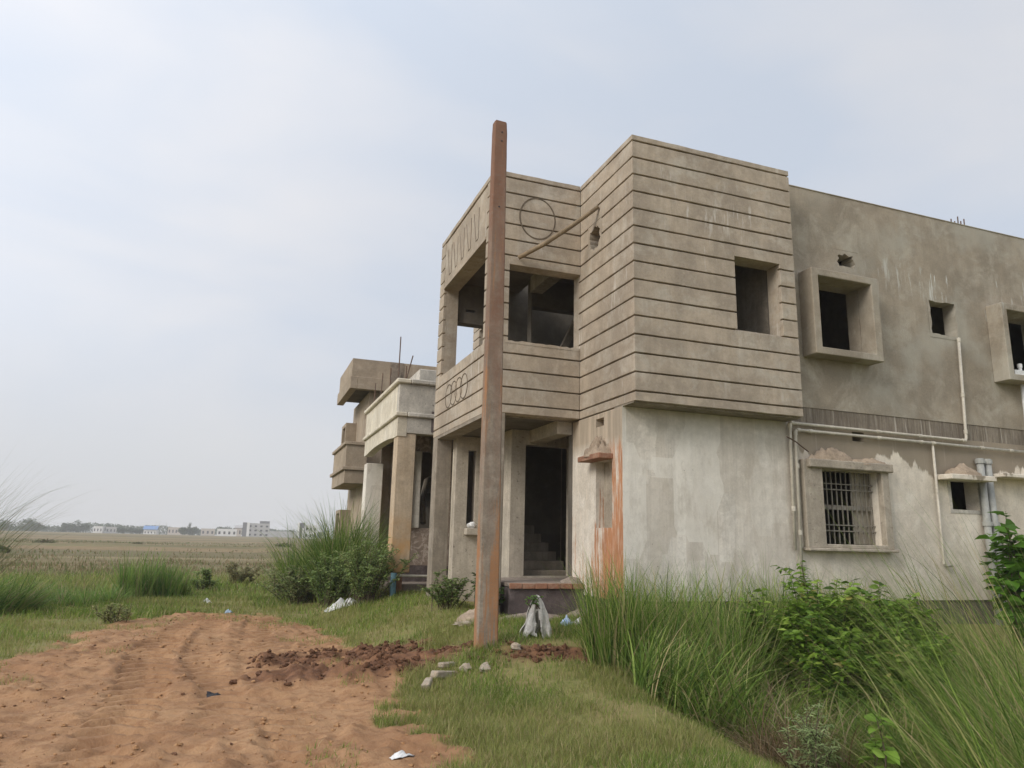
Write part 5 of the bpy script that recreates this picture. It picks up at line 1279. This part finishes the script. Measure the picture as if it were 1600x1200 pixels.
far_house('far_building', 'grey three storey building across the field, tallest on the skyline', 3.8, 15.1, 420, 8.4, 'far_grey', 3, 4, 10, 'far_dark',
    lambda rt_: (part('stair_tower', MB().box(10.0, 15.0, 422, 427, 8.0, 9.7), 'far_dark', rt_), part('corner_strip', MB().box(3.5, 4.9, 419.6, 419.98, .9, 8.6), 'far_white', rt_), part('dark_wing', MB().box(1.4, 3.49, 419.8, 428, .9, 8.7), 'far_dark', rt_)))  # wing and side walls in a darker wall colour than the front
far_house('far_building', 'white two storey building nearest the spiky grass, with stair openings', 26.2, 31.5, 330, 6.9, 'far_white', 2, 3, 8, 'far_white',
    lambda rt_: (part('stair_tower', MB().box(24.2, 26.1, 330, 335, .9, 7.7), 'far_dark', rt_), part('white_frame', MB().box(23.7, 24.15, 329.6, 335, .8, 7.7), 'far_white', rt_), part('white_frame', MB().box(25.3, 25.9, 329.5, 329.95, .8, 5.5), 'far_white', rt_)))
far_house('far_building', 'low white house left of the grey three storey building', -11.6, -1.4, 440, 5.2, 'far_white', 1, 4, 8)
far_house('far_building', 'pale gabled house touching the grey three storey building', -2.6, 1.2, 462, 6.3, 'far_tan', 1, 2, 8, None, lambda rt_: gable(rt_, -3.0, 1.6, 461.5, 470.5, 6.2, 7.8, 'far_grey'))
far_house('far_shed', 'long blue roofed shed beyond the dry field', -50.3, -43.8, 460, 3.8, 'far_white', 1, 4, 9, None, lambda rt_: gable(rt_, -50.8, -43.3, 459.3, 470, 4.0, 6.0, 'far_blue'))
far_house('far_building', 'long grey unfinished block behind the thin masts', -43.0, -31.0, 520, 6.0, 'far_tan', 1, 6, 9)
far_house('far_building', 'low tan house right of the dark round trees', -22.5, -14.6, 500, 5.6, 'far_tan', 1, 3, 8)
far_house('far_building', 'small white house between the tree clumps at the left', -85.2, -80.0, 520, 5.4, 'far_white', 1, 3, 8)
far_house('far_building', 'flat grey house beside the small white house', -79.0, -73.0, 525, 5.2, 'far_grey', 1, 3, 8)
far_house('far_wall', 'long grey compound wall right of the three storey building', 17.3, 34.2, 480, 4.9, 'far_grey', 0, 0, 5)['kind'] = 'thing'
for k, (x, h, lab) in enumerate(((-44.2, 8.6, 'leftmost thin mast beside the blue shed'), (-42.3, 9.2, 'tallest thin mast beside the blue shed'), (-40.6, 7.6, 'third thin mast from the blue shed'), (-38.8, 8.3, 'rightmost thin mast near the grey unfinished block'))):
    single('mast', MB().tube([(x, 456, gz(x, 456)-.2), (x+.1, 456, h)], [.13, .07], 6), 'far_grey', lab, 'mast', (x, 456, gz(x, 456)), 'masts beside the blue shed')

def far_tree(label, x, y, h, rx, seed, n=650, size=.75, cols=((0.050, 0.085, 0.030), (0.070, 0.11, 0.040), (0.04, 0.065, 0.026)), name='far_tree', trunk=True, ry=None, low=.04):
    z = gz(x, y); root = thing(name, label, 'tree', (x, y, z), 'trees across the field'); r = np.random.default_rng(seed)
    tr = MB(); rad = max(.05, h*.022)
    tr.tube([(x, y, z-.2), (x+.1, y, z+h*.35), (x-.05, y, z+h*.7)], [rad, rad*.75, rad*.35], 7)
    for k in range(5):
        a = r.uniform(0, 6.28); tr.tube([(x, y, z+h*(.25+.08*k)), (x+math.cos(a)*rx*.35, y+math.sin(a)*rx*.35, z+h*(.45+.07*k)), (x+math.cos(a)*rx*.65, y+math.sin(a)*rx*.65, z+h*(.52+.07*k))], [rad*.5, rad*.35, rad*.15], 5)
    part('trunk', tr, 'bark', root)
    nl = 9; cen = []
    for k in range(nl):
        a = r.uniform(0, 6.28); q = r.random()**.6
        cen.append((x+math.cos(a)*rx*.66*q, y+math.sin(a)*rx*.66*q, z+h*(low+.16+r.uniform(0, .62)*(1-.45*q))))
    cen = np.array(cen); k = r.integers(0, nl, n); d = r.normal(0, 1, (n, 3)); d /= np.linalg.norm(d, axis=1, keepdims=True)
    P = cen[k]+d*np.array((rx*.42, rx*.42, h*.19))*(r.random((n, 1))**.4)
    P[:, 2] = np.clip(P[:, 2], z+h*low*.5, z+h*1.05)
    D = r.normal(0, 1, (n, 3)); U = r.normal(0, 1, (n, 3))
    l = size*r.uniform(.5, 1.3, n); v, f = leaf_geo(P, D, U, l, l*.62, .2, np.full(n, .2))
    c_ = np.array(cols)[r.integers(0, len(cols), n)]*r.uniform(.7, 1.3, (n, 1))
    me = np_mesh('crown', v-np.array((x, y, z)), f, 'leaf', dict(col=np.repeat(c_, 12, 0)))
    link(bpy.data.objects.new('crown', me), root)
    return root
def T(lab, x, y, h, rx, seed, n=900, **k): return far_tree(lab, x, y, h*1.18, rx*1.1, seed, n, **k)
T('big round tree nearest the left edge of the skyline', -127, 505, 7.0, 7.0, 1)
T('broad domed dark tree clump on the left skyline', -112.5, 488, 7.4, 5.2, 2); T('domed tree merging with the broad dark clump, its right half', -107.5, 489, 7.0, 4.6, 3)
T('pale hazy tree between the two dark clumps at the left', -101, 535, 6.0, 5.0, 4); T('left tree of the second dark clump', -94, 491, 5.6, 4.2, 5)
T('middle tree of the second dark clump', -89, 492, 6.2, 4.2, 6); T('right tree of the second dark clump', -84.6, 493, 5.6, 3.6, 7)
T('single small round tree standing between pale houses', -61.7, 466, 4.6, 3.2, 8); T('tiny tree just right of the single round one', -57.5, 470, 3.2, 3.0, 9)
T('left of the two dark trees beside the unfinished block', -30.5, 469, 4.6, 3.0, 10); T('taller right one of the two dark trees beside the unfinished block', -25.6, 470, 5.9, 4.2, 11)
T('thin tall palm like tree above the two dark trees', -27.8, 471, 7.0, 1.3, 12, 220); T('hazy tree rising behind the low white house', -8.5, 520, 6.6, 4.6, 13)
T('hazy low tree above the grey compound wall', 19.5, 515, 5.8, 4.0, 14); T('low scrubby trees left of the blue shed', -54.5, 480, 3.0, 3.5, 15)
T('far hazy tree at the extreme left of the skyline', -137, 520, 6.5, 6.5, 16); T('hazy tree between small white house and second dark clump', -80, 545, 5.2, 5.0, 17)
for k, (x, y, h, rr_, lab) in enumerate(((-19.5, 92, 0.9, 1.5, 'round shrub on the field bank at the left'), (-10.5, 93, 0.7, .6, 'small dark shrub on the field bank, left of centre'), (9.2, 93, 1.2, .7, 'lone round shrub on the field bank before the white building'), (-15.2, 60, .6, .6, 'tiny dark weed tuft in the dry field'), (5.2, 93, .8, 1.2, 'low brown shrub left of the lone round shrub'), (-26, 92, .9, 2.2, 'low scrub line on the bank at far left'))):
    far_tree(lab, x, y, h, rr_, 40+k, 300, .22, name='field_shrub', cols=((0.10, 0.12, 0.05), (0.14, 0.15, 0.065), (0.12, 0.10, 0.05)), low=.05)['category'] = 'shrub'

nb = 9000; bxx = RNG.uniform(-190, 60, nb); byy = RNG.uniform(575, 600, nb)
bh = 2.2+4.2*np.clip(fbm(bxx, byy*0, .035, 4, 91)+.35, 0, 1.2); bzz = h0(bxx, byy)+RNG.random(nb)**.8*bh
vv, ff = leaf_geo(np.stack([bxx, byy, bzz], -1), RNG.normal(0, 1, (nb, 3)), RNG.normal(0, 1, (nb, 3)), RNG.uniform(.7, 1.7, nb), RNG.uniform(.6, 1.2, nb), .2, np.full(nb, .2))
cb = np.array(((0.055, 0.085, 0.035), (0.075, 0.11, 0.045)))[RNG.integers(0, 2, nb)]*RNG.uniform(.7, 1.3, (nb, 1))
add_stuff('far_wood', np_mesh('far_wood', vv, ff, 'leaf', dict(col=np.repeat(cb, 12, 0))), 'hazy belt of trees along the horizon', 'wood')

# ------------------------------------------------------------------ haze
hx0, hx1, hy0, hy1 = V_EXT
hz = MB().box(hx0-20, hx1+20, hy0-20, hy1+20, -4.0, 14.0)
hme = bpy.data.meshes.new('haze'); hme.from_pydata(hz.v, [], hz.f); hme.update()
hm = bpy.data.materials.new('haze_air'); hm.use_nodes = True; hm.node_tree.nodes.clear()
ho = hm.node_tree.nodes.new('ShaderNodeOutputMaterial'); hv = hm.node_tree.nodes.new('ShaderNodeVolumePrincipled')
hv.inputs['Color'].default_value = (0.93, 0.95, 1.0, 1); hv.inputs['Density'].default_value = 0.0007
hm.node_tree.links.new(hv.outputs[0], ho.inputs['Volume'])
hme.materials.append(hm); haze = bpy.data.objects.new('haze', hme); COL.objects.link(haze); haze['kind'] = 'stuff'
haze['label'] = 'pale haze over the far side of the field'; haze['category'] = 'haze'
